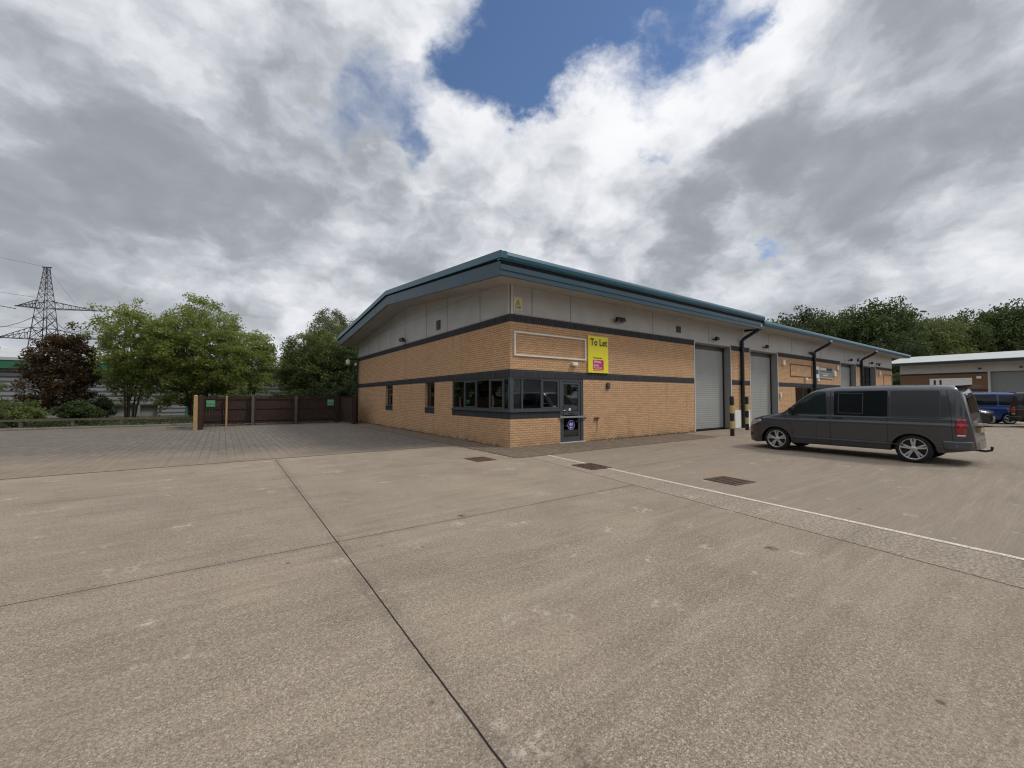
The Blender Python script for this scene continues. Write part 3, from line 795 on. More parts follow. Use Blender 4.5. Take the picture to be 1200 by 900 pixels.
# ---- things fixed to the building
G_FLOOD = 'floodlights fixed on the grey cladding'
def floodlight(loc, rz, label, two=False):
    r = thing('floodlight', label, 'floodlight', loc, rz, G_FLOOD)
    m = MB(); m.box((-.05, -.04, -.03), (.05, 0, .05)); m.bar((0,-.03,0), (0,-.16,.03), .03); m.build('bracket', M['black'], r)
    for sx in ((-.13, .12) if two else (0,)):
        m = MB()
        m.add([(sx-.11,-.12,-.08),(sx+.11,-.12,-.08),(sx+.11,-.27,-.02),(sx-.11,-.27,-.02),(sx-.09,-.12,.12),(sx+.09,-.12,.12),(sx+.09,-.25,.12),(sx-.09,-.25,.12)],
              [(0,3,2,1),(4,5,6,7),(0,1,5,4),(1,2,6,5),(2,3,7,6),(3,0,4,7)])
        if two:
            pass
        m.build('lamp_housing', M['black'], r, bevel=.01)
        m = MB(); m.add([(sx-.09,-.13,-.082),(sx+.09,-.13,-.082),(sx+.09,-.26,-.03),(sx-.09,-.26,-.03)], [(0,1,2,3)]); m.build('lens', M['headlamp'], r)
floodlight((5.16, 0, 4.62), 0, 'black floodlight pair above the yellow board', True)
floodlight((12.34, 0, 4.48), 0, 'black floodlight above the first grey roller shutter')
floodlight((17.77, 0, 4.48), 0, 'black floodlight above the second grey roller shutter')
floodlight((32.05, 0, 4.48), 0, 'black floodlight above the narrow white shutter beyond the van roof')
floodlight((37.28, 0, 4.50), 0, 'black floodlight above the dark glazed screen')
floodlight((0, 9.30, 4.50), -pi/2, 'black floodlight pair on the gable end cladding', True)
def cctv(loc, label):
    r = thing('security_camera', label, 'security camera', loc, 0, 'cameras beside the downpipes')
    m = MB(); m.box((-.05,-.03,-.06), (.05,0,.06)); m.bar((0,-.02,0), (0,-.14,-.02), .03); m.build('bracket', M['black'], r)
    m = MB(); m.tube([(-.22,-.16,-.03), (.2,-.2,.02)], .055, 10); m.tube([(-.05,-.16,-.1), (-.12,-.24,-.16)], .07, 10); m.build('camera_housing', M['black'], r, smooth=True)
cctv((24.32, 0, 4.58), 'black camera cluster beside the middle downpipe')
cctv((39.22, 0, 4.56), 'black camera cluster on cladding at the far end')
def smallbox(name, loc, sz, mat, label, cat, group=None, lid=True):
    r = thing(name, label, cat, loc, 0, group)
    m = MB(); m.box((-sz[0]/2, -sz[1], -sz[2]/2), (sz[0]/2, 0, sz[2]/2)); m.build('case', mat, r, bevel=min(sz)*.25)
    m = MB(); m.box((-sz[0]/2+.02, -sz[1]-.008, -sz[2]/2+.02), (sz[0]/2-.02, -sz[1]+.004, sz[2]*.1)); m.build('cover', M['lens_white'] if mat is M['white'] else M['frame'], r)
GA = 'small boxes and lamps on the far brick walls'
smallbox('alarm_box', (20.25, -.005, 3.74), (.30,.10,.32), M['white'], 'cream alarm box high on brick right of the second shutter', 'alarm box', GA)
smallbox('wall_lamp', (23.6, -.005, 2.80), (.30,.12,.2), M['white'], 'cream wall lamp under the thin empty frame', 'wall lamp', GA)
smallbox('wall_lamp', (25.6, -.005, 2.80), (.28,.12,.2), M['white'], 'cream wall lamp under the company sign, right of the middle downpipe', 'wall lamp', GA)
smallbox('alarm_box', (29.46, -.005, 3.77), (.28,.10,.30), M['white'], 'cream alarm box high on brick left of the white shutter', 'alarm box', GA)
smallbox('alarm_box', (28.75, -.005, 3.35), (.42,.12,.42), M['white'], 'largest cream alarm box touching the company sign', 'alarm box', GA)
smallbox('alarm_box', (39.89, -.005, 3.75), (.34,.12,.34), M['white'], 'cream alarm box right of the dark glazed screen', 'alarm box', GA)
smallbox('meter_box', (19.72, -.015, 1.75), (.16,.08,.30), M['white'], 'small white box on the trim of the second shutter', 'meter box', GA)
smallbox('alarm_box', (34.2, 0, 4.62), (.24,.08,.24), M['signblue'], 'small blue alarm box on cladding before the last downpipe', 'alarm box', GA)
smallbox('bulkhead_lamp', (2.79, -.005, 2.80), (.27,.12,.13), M['white'], 'white bulkhead lamp over the entrance door', 'wall lamp')
smallbox('key_box', (4.59, -.005, 2.06), (.17,.06,.22), M['rust'], 'small brown box on the brick right of the door', 'key box')
m = MB(); m.tube([(3.94,-.0,.84),(3.94,-.09,.84),(3.94,-.09,.74)], .016, 8); m.box((3.84,-.06,.80),(4.06,-.005,.86)); m.tube([(3.98,-.02,.8),(3.97,-.02,.35)], .008, 6)
tag(m.build('outside_tap', M['rust']), 'rusty outside tap low on the front brick wall', 'tap')
r = thing('dome_camera', 'white dome camera on bracket at the far gable corner', 'security camera', (0, 17.86, 3.95))
m = MB(); m.bar((0,0,.22), (-.85,0,.22), .06); m.box((-.05,-.08,.1),(.0,.08,.3)); m.build('bracket', M['black'], r)
m = MB(); m.lathe([(0,-.16),(.1,-.13),(.14,-.03),(.14,.14),(.09,.19),(0,.19)], (-.72,0,0), 'z', 16); m.build('dome', M['white'], r, smooth=True)
m = MB(); m.lathe([(0,-.1),(.08,-.06),(.09,.06),(0,.12)], (-.22,0,-.12), 'z', 14); m.build('lamp', M['lens_white'], r, smooth=True)

# ---- writing
def text(body, size, loc, rx, rz, mat, name, parent=None, ext=.002, align='LEFT', bold=0, sx=1):
    cu = bpy.data.curves.new(name, 'FONT'); cu.body = body; cu.size = size; cu.extrude = ext; cu.align_x = align; cu.offset = bold
    cu.resolution_u = 3
    tmp = bpy.data.objects.new(name, cu); COL.objects.link(tmp)
    dg = bpy.context.evaluated_depsgraph_get()
    me = bpy.data.meshes.new_from_object(tmp.evaluated_get(dg))
    bpy.data.objects.remove(tmp); bpy.data.curves.remove(cu)
    for v in me.vertices: v.co.x *= sx
    me.materials.clear(); me.materials.append(mat)
    o = bpy.data.objects.new(name, me); COL.objects.link(o); o.location = loc; o.rotation_euler = (rx, 0, rz)
    if parent: o.parent = parent
    return o
ink = plain('dark ink', (.012,.02,.018), .6); wink = M['white']
sg = thing('to_let_board', 'bright yellow To Let board with magenta panel on the front brickwork', 'sign', (3.49, -.01, 2.53))
m = MB(); m.box((0, -.05, 0), (1.08, 0, 1.38)); m.build('board', M['yellow'], sg, bevel=.004)
m = MB(); m.box((.02,-.02,-.02), (1.1,.008,-.001)); m.build('back_batten', M['black'], sg)
text('To Let', .36, (.105, -.052, 1.03), pi/2, 0, ink, 'lettering', sg, bold=.008, sx=.93)
text('All Enquiries', .092, (.25, -.052, .535), pi/2, 0, ink, 'lettering', sg, bold=.001)
m = MB(); m.box((.24, -.054, .13), (.82, -.0505, .49)); m.build('panel', M['magenta'], sg)
text('Whittle\nJones', .125, (.28, -.056, .375), pi/2, 0, wink, 'lettering', sg, bold=.002)
text('0161 877 3434', .072, (.275, -.056, .165), pi/2, 0, wink, 'lettering', sg, bold=.001)
m = MB(); m.box((.26, -.054, .075), (.80, -.0505, .10)); m.build('panel', M['magenta'], sg)

m = MB()
x0, x1, z0, z1 = .14, 3.40, 2.965, 3.765
for q in (((x0, z0), (x1, z0+.05)), ((x0, z1-.05), (x1, z1)), ((x0, z0+.05), (x0+.05, z1-.05)), ((x1-.05, z0+.05), (x1, z1-.05))):
    m.box((q[0][0], -.05, q[0][1]), (q[1][0], -.002, q[1][1]))
tag(m.build('sign_frame', M['white']), 'empty white rectangular sign frame at the building corner', 'sign frame')
for x0, x1, z0, z1, lb in ((21.25, 24.7, 2.93, 3.72, 'thin rust-edged outline of a removed sign left of the middle downpipe'), (41.25, 43.9, 2.0, 3.70, 'thin rust-edged outline of a removed sign at the far end')):
    m = MB()
    for q in (((x0, z0), (x1, z0+.04)), ((x0, z1-.04), (x1, z1)), ((x0, z0+.04), (x0+.04, z1-.04)), ((x1-.04, z0+.04), (x1, z1-.04))):
        m.box((q[0][0], -.03, q[0][1]), (q[1][0], -.002, q[1][1]))
    tag(m.build('sign_frame', M['rust']), lb, 'sign frame')
# yellow warning sign near the corner
ws = thing('warning_sign', 'small pale sign with yellow warning triangle near the roof corner', 'sign', (.13, -.006, 4.46))
m = MB(); m.box((0,-.012,0), (.34,0,.43)); m.build('board', plain('cream board', (.62,.60,.42), .5, 0, .05, 5), ws)
m = MB(); m.add([(.05,-.014,.16),(.29,-.014,.16),(.17,-.014,.38)], [(0,1,2)]); m.build('triangle', plain('warning yellow', (.45,.38,.03), .5), ws, fix=False)
m = MB(); m.box((.162,-.0165,.22), (.178,-.0145,.32)); m.box((.162,-.0165,.185), (.178,-.0145,.205))
for z in (.12, .085, .05): m.box((.05,-.0145,z), (.29,-.0125,z+.015))
m.build('lettering', ink, ws)
# company sign
cs = thing('company_sign', 'grey and white company sign board right of the middle downpipe', 'sign', (25.24, -.01, 2.95))
m = MB(); m.box((0,-.05,0), (.62,0,.78)); m.build('white_panel', M['white'], cs)
m = MB(); m.box((.12,-.054,.25), (.50,-.0505,.56)); m.build('logo_block', plain('slate ink', (.05,.06,.09), .5), cs)
m = MB(); m.box((.65,-.05,.0), (3.2,0,.78)); m.build('board', plain('grey board', (.20,.21,.20), .5), cs)
m = MB(); m.box((.70,-.054,.56), (1.9,-.0505,.72)); m.box((.9,-.054,.34), (2.6,-.0505,.38)); m.box((1.3,-.054,.16), (2.2,-.0505,.26)); m.box((.66,-.054,.0), (3.19,-.0505,.05)); m.build('pale_lines', M['trim_white'], cs)
m = MB(); m.box((1.95,-.054,.54), (3.0,-.0505,.72)); m.box((.95,-.054,.42), (2.9,-.0505,.47)); m.build('dark_lines', ink, cs)
# white board on the pier
m = MB(); m.box((14.25, -.06, .02), (14.88, -.012, .95)); m.box((15.2, -.06, .02), (15.9, -.012, .95)); m.box((14.25, -.012, .0), (15.9, -.006, .02))
tag(m.build('white_board', M['white']), 'low white board behind the first downpipe on the pier', 'board')

# office furniture behind the ribbon window
d = thing('office_desk', 'pale office desk inside the corner window', 'desk', (.95, 1.6, 0.02))
m = MB(); m.box((-.6,-.4,.70), (.6,.5,.74)); m.build('desk_top', M['desk'], d)
for sx in (-.55, .5):
    m = MB(); m.box((sx,-.38,0), (sx+.04,.46,.699)); m.build('side_panel', M['desk'], d)
c = thing('office_chair', 'dark red office chair inside the corner window', 'chair', (1.05, .82, 0.02), .4)
m = MB(); m.box((-.25,-.25,.46), (.25,.25,.54)); m.build('seat', M['red'], c, bevel=.03)
m = MB(); m.add([(-.24,.2,.98+.5),(.24,.2,.98+.5),(.26,.18,.66),(-.26,.18,.66),(-.24,.27,1.46),(.24,.27,1.46),(.26,.25,.66),(-.26,.25,.66)], [(0,1,2,3),(7,6,5,4),(0,4,5,1),(1,5,6,2),(2,6,7,3),(3,7,4,0)]); m.build('backrest', M['red'], c, bevel=.03)
m = MB(); m.tube([(0,0,.46),(0,0,.08)], .03); m.bar((-.3,0,.05),(.3,0,.05),.04); m.bar((0,-.3,.05),(0,.3,.05),.04); m.build('base', M['black'], c)
m = MB(); m.box((.62,.75,1.22), (1.5,.79,1.60)); m.box((1.0,.76,.78),(1.1,.8,1.22))
tag(m.build('monitor', M['black']), 'dark computer monitor inside the front corner window', 'monitor')
for k, x in enumerate((.36,)):
    m = MB()
    for i in range(3): m.box((2.2, .9+i*.01, 1.3+i*.2), (3.9, .92+i*.01, 1.34+i*.2))
    m.box((2.2, .9, .2), (2.26, .94, 2.0)); m.box((3.84, .9, .2), (3.9, .94, 2.0))
    tag(m.build('shelf_rack', M['desk']), 'pale shelf rack seen through the entrance door glass', 'shelf')

# ------------------------------------------------------------ bollards
def bollard(loc, label):
    r = thing('bollard', label, 'bollard', loc, 0, 'striped bollards by the first shutter')
    zs = [0, .31, .62, .95, 1.28, 1.62]
    for i in range(5):
        m = MB()
        prof = [(.084, zs[i]), (.084, zs[i+1])]
        if i == 4: prof += [(.078, 1.645), (.04, 1.66), (0, 1.662)]
        m.lathe(prof, (0,0,0), 'z', 20)
        m.build('band', M['black'] if i % 2 == 0 else M['pyellow'], r, smooth=True)
bollard((9.92, -2.05, 0), 'black and yellow striped bollard standing nearer, left of the first downpipe')
bollard((13.65, -.92, 0), 'black and yellow striped bollard right of the first downpipe')

# ------------------------------------------------------------ drain covers
def drain(loc, rz, sz, label, grid):
    r = thing('drain_cover', label, 'drain cover', loc, rz, 'iron drain covers in the yard')
    a, b = sz[0]/2, sz[1]/2
    m = MB(); m.box((-a,-b,0), (a,-b+.03,.012)); m.box((-a,b-.03,0), (a,b,.012)); m.box((-a,-b+.03,0), (-a+.03,b-.03,.012)); m.box((a-.03,-b+.03,0), (a,b-.03,.012))
    m.build('frame', M['rust'], r)
    m = MB(); m.box((-a+.03,-b+.03,0), (a-.03,b-.03,.006)); m.build('plate', M['dark_gap'] if grid else M['rust'], r)
    m = MB(); n = 7
    for i in range(n):
        y = -b+.05+i*(2*b-.10)/(n-1); m.box((-a+.035, y-.018, .006), (-.01, y+.018, .012)); m.box((.01, y-.018, .006), (a-.035, y+.018, .012))
    if grid:
        for i in range(1, 6): m.box((-a+.035+i*(2*a-.07)/6-.01, -b+.035, .0065), (-a+.035+i*(2*a-.07)/6+.01, b-.035, .0125))
    m.build('tread_bars', M['rust'], r)
drain((-2.03, -1.55, .0015), 0, (.56,.68), 'brown iron drain cover nearest the building corner', False)
drain((-.50, -4.00, .0015), -.11, (.58,.76), 'brown iron drain cover lying on the painted line', True)
drain((.46, -6.68, .0015), -.11, (.62,.66), 'brown ribbed drain cover right of the painted line', True)
drain((-9.5, 17.2, .0055), 0, (.8,.5), 'flat iron cover in the block paving near the timber rail', False)

# ------------------------------------------------------------ timber enclosure
def fence(name, p0, p1, h, label, nposts, mat='wood_dark', group='dark timber fence panels'):
    """vertical boards on rails between p0 and p1"""
    p0 = Vector(p0); p1 = Vector(p1); L = (p1-p0).length; ang = math.atan2(p1.y-p0.y, p1.x-p0.x)
    r = thing(name, label, 'fence', (p0.x, p0.y, 0), ang, group)
    m = MB(); n = int(L/.125); q = random.Random(int(L*100))
    for i in range(n):
        x = i*L/n; m.box((x+.004, .012, .10+q.uniform(-.01,.01)), (x+L/n-.004, .034, h+q.uniform(-.015,.012)))
    m.build('boards', M[mat], r)
    for z in (.28, .95, h-.12):
        m = MB(); m.box((0, -.03, z), (L, .0115, z+.09)); m.build('rail', M['wood_dark'], r)
    m = MB(); m.box((0, -.012, h+.014), (L, .05, h+.04)); m.build('capping', M['wood_dark'], r)
    m = MB(); m.box((0, -.02, .0), (L, .03, .085)); m.build('kickboard', M['wood_grey'], r)
    for i in range(nposts):
        x = L*i/(max(nposts-1, 1)); m = MB(); m.box((x-.055, -.11, 0), (x+.055, -.031, h+.08)); m.build('post', M['wood_dark'], r)
    return r
FY = 17.5
fence('timber_fence', (-8.38, FY), (-6.15, FY), 1.62, 'dark timber fence bay with green notice and a pale post', 1)
fence('timber_fence', (-6.0, FY), (-3.95, FY), 1.62, 'dark timber fence bay, second from the left', 2)
fence('timber_fence', (-3.75, FY), (-1.55, FY), 1.62, 'dark timber fence bay holding the right hand green notice', 2)
fence('timber_fence', (-1.45, FY), (-.15, FY), 1.62, 'short dark timber fence bay ending at the brick gable', 1)
fence('timber_fence', (-8.40, 15.05), (-8.40, FY-.05), 1.62, 'dark timber return panel behind the pale gatepost', 1)
fence('timber_gate', (-1.05, 15.2), (-1.2, FY-.1), 1.62, 'dark timber gate leaf folded back beside the gable', 2)
def post(loc, w, h, mat, label, g='timber gateposts'):
    m = MB(); m.box((-w/2,-w/2,0), (w/2,w/2,h)); m.add([(-w/2,-w/2,h),(w/2,-w/2,h),(w/2,w/2,h),(-w/2,w/2,h),(0,0,h+.04)], [(0,1,4),(1,2,4),(2,3,4),(3,0,4)])
    o = m.build('gatepost', M[mat], None); o.location = loc; tag(o, label, 'post', g)
post((-8.60, 14.80, 0), .16, 1.70, 'wood_pale', 'pale timber gatepost at the left end of the enclosure')
post((-8.42, 14.86, 0), .16, 1.70, 'wood_dark', 'dark timber gatepost against the pale one')
post((-7.33, FY-.16, 0), .09, 1.66, 'wood_pale', 'pale timber post standing against the fence right of the green notice')
post((-6.08, FY-.18, 0), .13, 1.74, 'wood_grey', 'weathered grey post between the first and second fence bays')
post((-3.85, FY-.18, 0), .13, 1.68, 'wood_grey', 'weathered grey post between the second and third fence bays')
post((-1.0, 15.0, 0), .15, 1.72, 'wood_dark', 'dark gatepost next to the brick gable corner')
post((-.62, 15.9, 0), .12, 1.72, 'wood_dark', 'dark post hard against the brick gable')
for x0, x1, z0, z1, lb in ((-8.27, -7.85, 1.08, 1.46, 'green notice with white lines at the left of the timber fence'), (-2.05, -1.66, 1.10, 1.49, 'green notice with white lines near the brick gable')):
    g = thing('green_notice', lb, 'sign', (x0, FY-.035, z0), 0, 'green notices on the fence')
    m = MB(); m.box((0,-.012,0), (x1-x0,0,z1-z0)); m.build('board', M['signgreen'], g)
    m = MB()
    for z, a, b in ((.31,.03,.36), (.21,.03,.38), (.06,.05,.18), (.07,.24,.32)): m.box((a,-.014,z), (b,-.0125,z+.035))
    m.build('lettering', plain('faded white', (.35,.48,.36), .6), g)

# ------------------------------------------------------------ knee rail and kerb
r = thing('knee_rail_fence', 'low weathered timber knee rail along the left edge of the yard', 'fence', (0,0,0))
pts = [(-40, 20.1), (-15.3, 19.75), (-13.6, 19.75), (-11.9, 19.75), (-9.9, 19.7), (-8.75, 18.9)]
m = MB()
pp = [(-32,20.0,.48), (-15.6,19.8,.47), (-12.0,19.75,.46), (-9.9,19.6,.44), (-8.75,18.7,.46)]
for a, b in zip(pp[:-1], pp[1:]): m.bar(a, b, .09, .11)
m.build('rail', M['wood_grey'], r)
for x, y in ((-32,20.0),(-28,19.95),(-24.5,19.95),(-21,19.9),(-18,19.85),(-15.65,19.8),(-13.85,19.78),(-12.0,19.75),(-9.9,19.6)):
    m = MB(); m.box((x-.06, y-.03, 0), (x+.06, y+.09, .42)); m.build('post', M['wood_grey'], r)
m = MB(); m.box((-60, 19.5, 0), (-8.7, 19.62, .10)); k = m.build('kerb', plain('concrete kerb', (.22,.20,.17), .9, 0, .2, 2, .3), None, bevel=.02); k['kind'] = 'structure'
sheet('planting_bed', [(-60,19.62),(-1.2,19.62),(-1.2,35.9),(-60,35.9)], .05, M['soil'])

# ------------------------------------------------------------ warehouse behind the trees
def rib_mat():
    t = NT('ribbed wall sheeting'); s = t.sep()
    w = t.math('FRACT', t.math('MULTIPLY', s[2], 1/.36))
    c = t.mix(t.noise(.3, 4, .6), (.26,.27,.275,1), (.36,.37,.375,1))
    c = t.mix(t.map(w, .55, .62), c, (.10,.105,.11,1)); t.color(c); t.set(rough=.5, metal=.0)
    return t.mat
wh = thing('warehouse', 'long low warehouse with green eaves and pale roof behind the trees', 'building', (0,36,0))
m = MB()
for a, b in ((-75,-15.9), (-12.1, 6)): m.box((a,0,0), (b,.3,4.0))
m.box((-15.9,0,.95), (-12.1,.3,4.0)); m.build('wall', rib_mat(), wh)
m = MB(); m.box((-75,-.4,3.78), (6,.02,4.62)); m.build('green_eaves', M['green_trim'], wh)
m = MB(); m.prism([(-.45,4.62),(11,6.15),(26,4.6),(26,4.4),(11,5.9),(-.45,4.4)], 0, -75, 6); m.build('roof', M['roof_metal'], wh)
m = MB(); m.box((-16,.5,0), (-12,.6,1)); m.build('loading_bay_back', M['dark_gap'], wh)
for x in (-15.0, -13.4):
    m = MB(); m.box((x,-.1,0), (x+.16,.06,.95)); m.build('bay_post', M['steel'], wh)
m = MB(); m.box((-75,.31,0), (6,25,3.7)); m.build('core', M['clad_dark'], wh)
m = MB(); m.box((-10.2,-.03,0), (-9.6,.0,2.2)); m.build('side_door', M['green_trim'], wh)

# ------------------------------------------------------------ unit 11
u11 = thing('industrial_unit', 'separate shaded brown brick unit numbered 11 with pale roof beyond the vans', 'building', (57,0,0))
m = MB(); m.box((0,-4.70,0), (.3,2.0,4.1)); m.box((0,-30,0), (.3,-8.6,4.1)); m.box((.3,1.7,0),(16,2.0,4.1)); m.build('brick_wall', M['shaded_brick'], u11)
m = MB(); m.box((-.006,-4.70,4.1), (.3,2.0,4.3)); m.box((-.006,-4.7,2.3), (.0,2.0,2.5)); m.box((-.006,-30,4.1), (.3,-8.6,4.3)); m.build('dark_brick_band', M['bandy'], u11)
m = MB(); m.box((0,-30,4.3), (.3,2.0,5.5)); m.build('cladding', M['clad'], u11)
m = MB(); m.box((.35,-8.5,0), (.4,-4.8,4.3)); m.build('roller_shutter', plain('grey shutter', (.20,.225,.23), .5), u11)
m = MB(); m.box((-.02,-4.88,0), (.35,-4.70,4.3)); m.box((-.02,-8.6,0), (.35,-8.5,4.3)); m.build('door_edge_trim', M['clad'], u11)
m = MB(); m.prism([(-1.3,5.30),(8,6.55),(17.3,5.2),(17.3,5.45),(8,6.85),(-1.3,5.55)], 1, -30, 3.2); m.build('roof', M['roof_metal'], u11)
m = MB(); m.box((-1.42,-30,5.20), (-1.28,3.25,5.50)); m.build('gutter', plain('dark green gutter', (.012,.03,.03), .45), u11)
for y in (-4.2, -6.9, -14):
    floodlight((57, y, 4.6), -pi/2, {-4.2:'black floodlight on the numbered unit above its brick wall', -6.9:'black floodlight on the numbered unit above its shutter', -14:'black floodlight on the numbered unit beyond the frame edge'}[y])
s11 = thing('unit_number_sign', 'white sign board with the number 11 on shaded brown brick', 'sign', (56.97, 0, 2.85))
m = MB(); m.box((-.05,-3.62,0), (0,-.45,.85)); m.build('board', M['white'], s11)
text('11', .78, (-.055, -.62, .12), pi/2, -pi/2, ink, 'lettering', s11, bold=.035, sx=1.15)
al = thing('alarm_box', 'cream alarm box right of the numbered white sign', 'alarm box', (57, -4.1, 3.72), -pi/2)
m = MB(); m.box((-.17,-.12,-.13), (.17,0,.13)); m.build('case', M['lens_white'], al, bevel=.02)
m = MB(); m.box((-.1,-.13,-.05), (.1,-.121,.05)); m.build('cover', M['white'], al)
# ------------------------------------------------------------ vehicles
def interp(tab, x):
    if x <= tab[0][0]: return tab[0][1]
    for (a, fa), (b, fb) in zip(tab[:-1], tab[1:]):
        if x <= b:
            t = (x-a)/(b-a); return fa + (fb-fa)*t
    return tab[-1][1]
def smooth_tab(tab, step=.04):
    """resample a polyline with gentle corner rounding"""
    x0, x1 = tab[0][0], tab[-1][0]; out = []
    n = int((x1-x0)/step)
    for i in range(n+1):
        x = x0 + (x1-x0)*i/n
        w = .05 if x0+.1 < x < x1-.12 else .0
        out.append((x, (interp(tab, x-w) + 2*interp(tab, x) + interp(tab, x+w))/4))
    return out

class Car:
    """body built from cross-sections; local frame: nose +Y, s = distance back from the nose"""
    def __init__(c, L, top, bot, wid, tum, rr, wheels, wr, sc, root):
        c.L, c.sc, c.root = L, sc, root; c.scz = root.get('zs', 1)*sc
        c.top = smooth_tab(top); c.bot = bot; c.wid = smooth_tab(wid); c.tum = tum; c.rr = rr
        c.wheels, c.wr = wheels, wr
    def half(c, s, z):
        W = interp(c.wid, s)*interp(c.tum, z); T = interp(c.top, s); B = interp(c.bot, s)
        r = min(c.rr, (T-B)*.45)
        if z > T - r:
            q = min(1, (z-(T-r))/r); W -= r*1.3*(1-math.sqrt(max(0, 1-q*q)))
        return max(W, .02)
    def P(c, x, s, z): return (x*c.sc, (c.L/2 - s)*c.sc, z*c.scz)
    def shell(c, mat, arch=1.17):
        ss = sorted(set([round(i*.06, 3) for i in range(int(c.L/.06)+1)] + [.015, .03, c.L-.03, c.L-.015, c.L]))
        ss = [s for s in ss if s <= c.L]
        zl = [.3,.36,.42,.45,.48,.56,.68,.8,.9,.97,1.0,1.03,1.06,1.09,1.12,1.2,1.3,1.4,1.5,1.6,1.68]
        vs = []; rings = []
        for s in ss:
            T = interp(c.top, s); B = interp(c.bot, s); r = min(c.rr, (T-B)*.45)
            zz = [B] + [min(max(z, B+.005), T-r) for z in zl]
            pts = [(c.half(s, B)*.6, B)] + [(c.half(s, z), z) for z in zz]
            for k in range(1, 8):
                q = k/7; z = T-r + r*sin(q*pi/2)
                pts.append((c.half(s, z), z))
            xt = pts[-1][0]
            for k in (.75, .5, .25, 0): pts.append((xt*k, T + .035*(1-k*k)*min(1, (T-B)/1.2)))
            ring = []
            for x, z in pts: ring.append(c.P(-x, s, z))
            for x, z in reversed(pts[:-1]): ring.append(c.P(x, s, z))
            rings.append(ring)
        n = len(rings[0]); m = MB()
        fs = []
        for i in range(len(rings)-1):
            for k in range(n): fs.append((i*n+k, i*n+(k+1) % n, (i+1)*n+(k+1) % n, (i+1)*n+k))
        fs.append(tuple(range(n))); fs.append(tuple(range((len(rings)-1)*n, len(rings)*n))[::-1])
        m.add([p for r_ in rings for p in r_], fs)
        o = m.build('body', mat, None)
        bm = bmesh.new(); bm.from_mesh(o.data); bmesh.ops.remove_doubles(bm, verts=bm.verts, dist=.0006)
        bmesh.ops.dissolve_degenerate(bm, edges=bm.edges, dist=.0004)
        bmesh.ops.recalc_face_normals(bm, faces=bm.faces); bm.to_mesh(o.data); bm.free()
        cuts = MB()
        for s in c.wheels:
            for sx in (-1, 1):
                p = c.P(0, s, c.wr)
                h0, h1 = sx*.62*c.sc, sx*1.3*c.sc
                R = c.wr*arch*c.sc
                cuts.lathe([(0, min(h0,h1)), (R, min(h0,h1)), (R, max(h0,h1)), (0, max(h0,h1))], p, 'x', 48)
        cu = cuts.build('cutter', mat)
        bm = bmesh.new(); bm.from_mesh(cu.data); bmesh.ops.remove_doubles(bm, verts=bm.verts, dist=.0001); bmesh.ops.recalc_face_normals(bm, faces=bm.faces); bm.to_mesh(cu.data); bm.free()
        md = o.modifiers.new('arches', 'BOOLEAN'); md.operation = 'DIFFERENCE'; md.object = cu; md.solver = 'EXACT'
        dg = bpy.context.evaluated_depsgraph_get(); dg.update()
        me = bpy.data.meshes.new_from_object(o.evaluated_get(dg))
        o.modifiers.clear(); o.data = me; bpy.data.objects.remove(cu)
        me.materials.clear(); me.materials.append(mat); me.materials.append(M['black'])
        R = c.wr*arch*c.sc*1.02
        cy = [c.P(0, s, c.wr)[1] for s in c.wheels]
        for p in me.polygons:
            p.use_smooth = True
            ce = p.center
            if abs(ce.x) < .90*c.sc*.98 and any((ce.y-y)**2 + (ce.z-c.wr*c.sc)**2 < R*R for y in cy) and ce.z < (c.wr*(1+arch))*c.sc: p.material_index = 1
            elif ce.z < .30*c.sc and p.normal.z < -.5: p.material_index = 1
            else: p.material_index = 0
        me.set_sharp_from_angle(angle=radians(32))
        o.parent = c.root
        return o
    def panel(c, poly, mat, name, parent, side=-1, off=.004, thick=.0):
        """polygon in (s, z) wrapped on to the flank"""
        bm = bmesh.new()
        vs = [bm.verts.new((p[0], 0, p[1])) for p in poly]
        bm.faces.new(vs)
        s0, s1 = min(p[0] for p in poly), max(p[0] for p in poly); z0, z1 = min(p[1] for p in poly), max(p[1] for p in poly)
        n = max(1, int((s1-s0)/.06))
        for i in range(1, n):
            bmesh.ops.bisect_plane(bm, geom=bm.verts[:]+bm.edges[:]+bm.faces[:], plane_co=(s0+(s1-s0)*i/n,0,0), plane_no=(1,0,0), dist=1e-5)
        for z in (.36,.42,.45,.48,.56,.68,.8,.9,.97,1.0,1.03,1.06,1.09,1.12,1.2,1.3,1.4,1.5,1.6,1.68,1.72,1.76,1.8,1.84,1.88):
            if z0 < z < z1: bmesh.ops.bisect_plane(bm, geom=bm.verts[:]+bm.edges[:]+bm.faces[:], plane_co=(0,0,z), plane_no=(0,0,1), dist=1e-5)
        bmesh.ops.triangulate(bm, faces=bm.faces)
        for v in bm.verts:
            s, z = v.co.x, v.co.z
            # past the last few centimetres the skin turns the corner
            x = side*(c.half(min(max(s, .02), c.L-.01), z) + off)
            v.co = Vector(c.P(x, s, z))
        if thick:
            res = bmesh.ops.extrude_face_region(bm, geom=bm.faces[:])
            for g in res['geom']:
                if isinstance(g, bmesh.types.BMVert): g.co.x += side*thick*c.sc
        bmesh.ops.recalc_face_normals(bm, faces=bm.faces)
        me = bpy.data.meshes.new(name); bm.to_mesh(me); bm.free()
        # outward
        me.materials.append(mat)
        for p in me.polygons: p.use_smooth = True
        o = bpy.data.objects.new(name, me); COL.objects.link(o); o.parent = parent
        return o
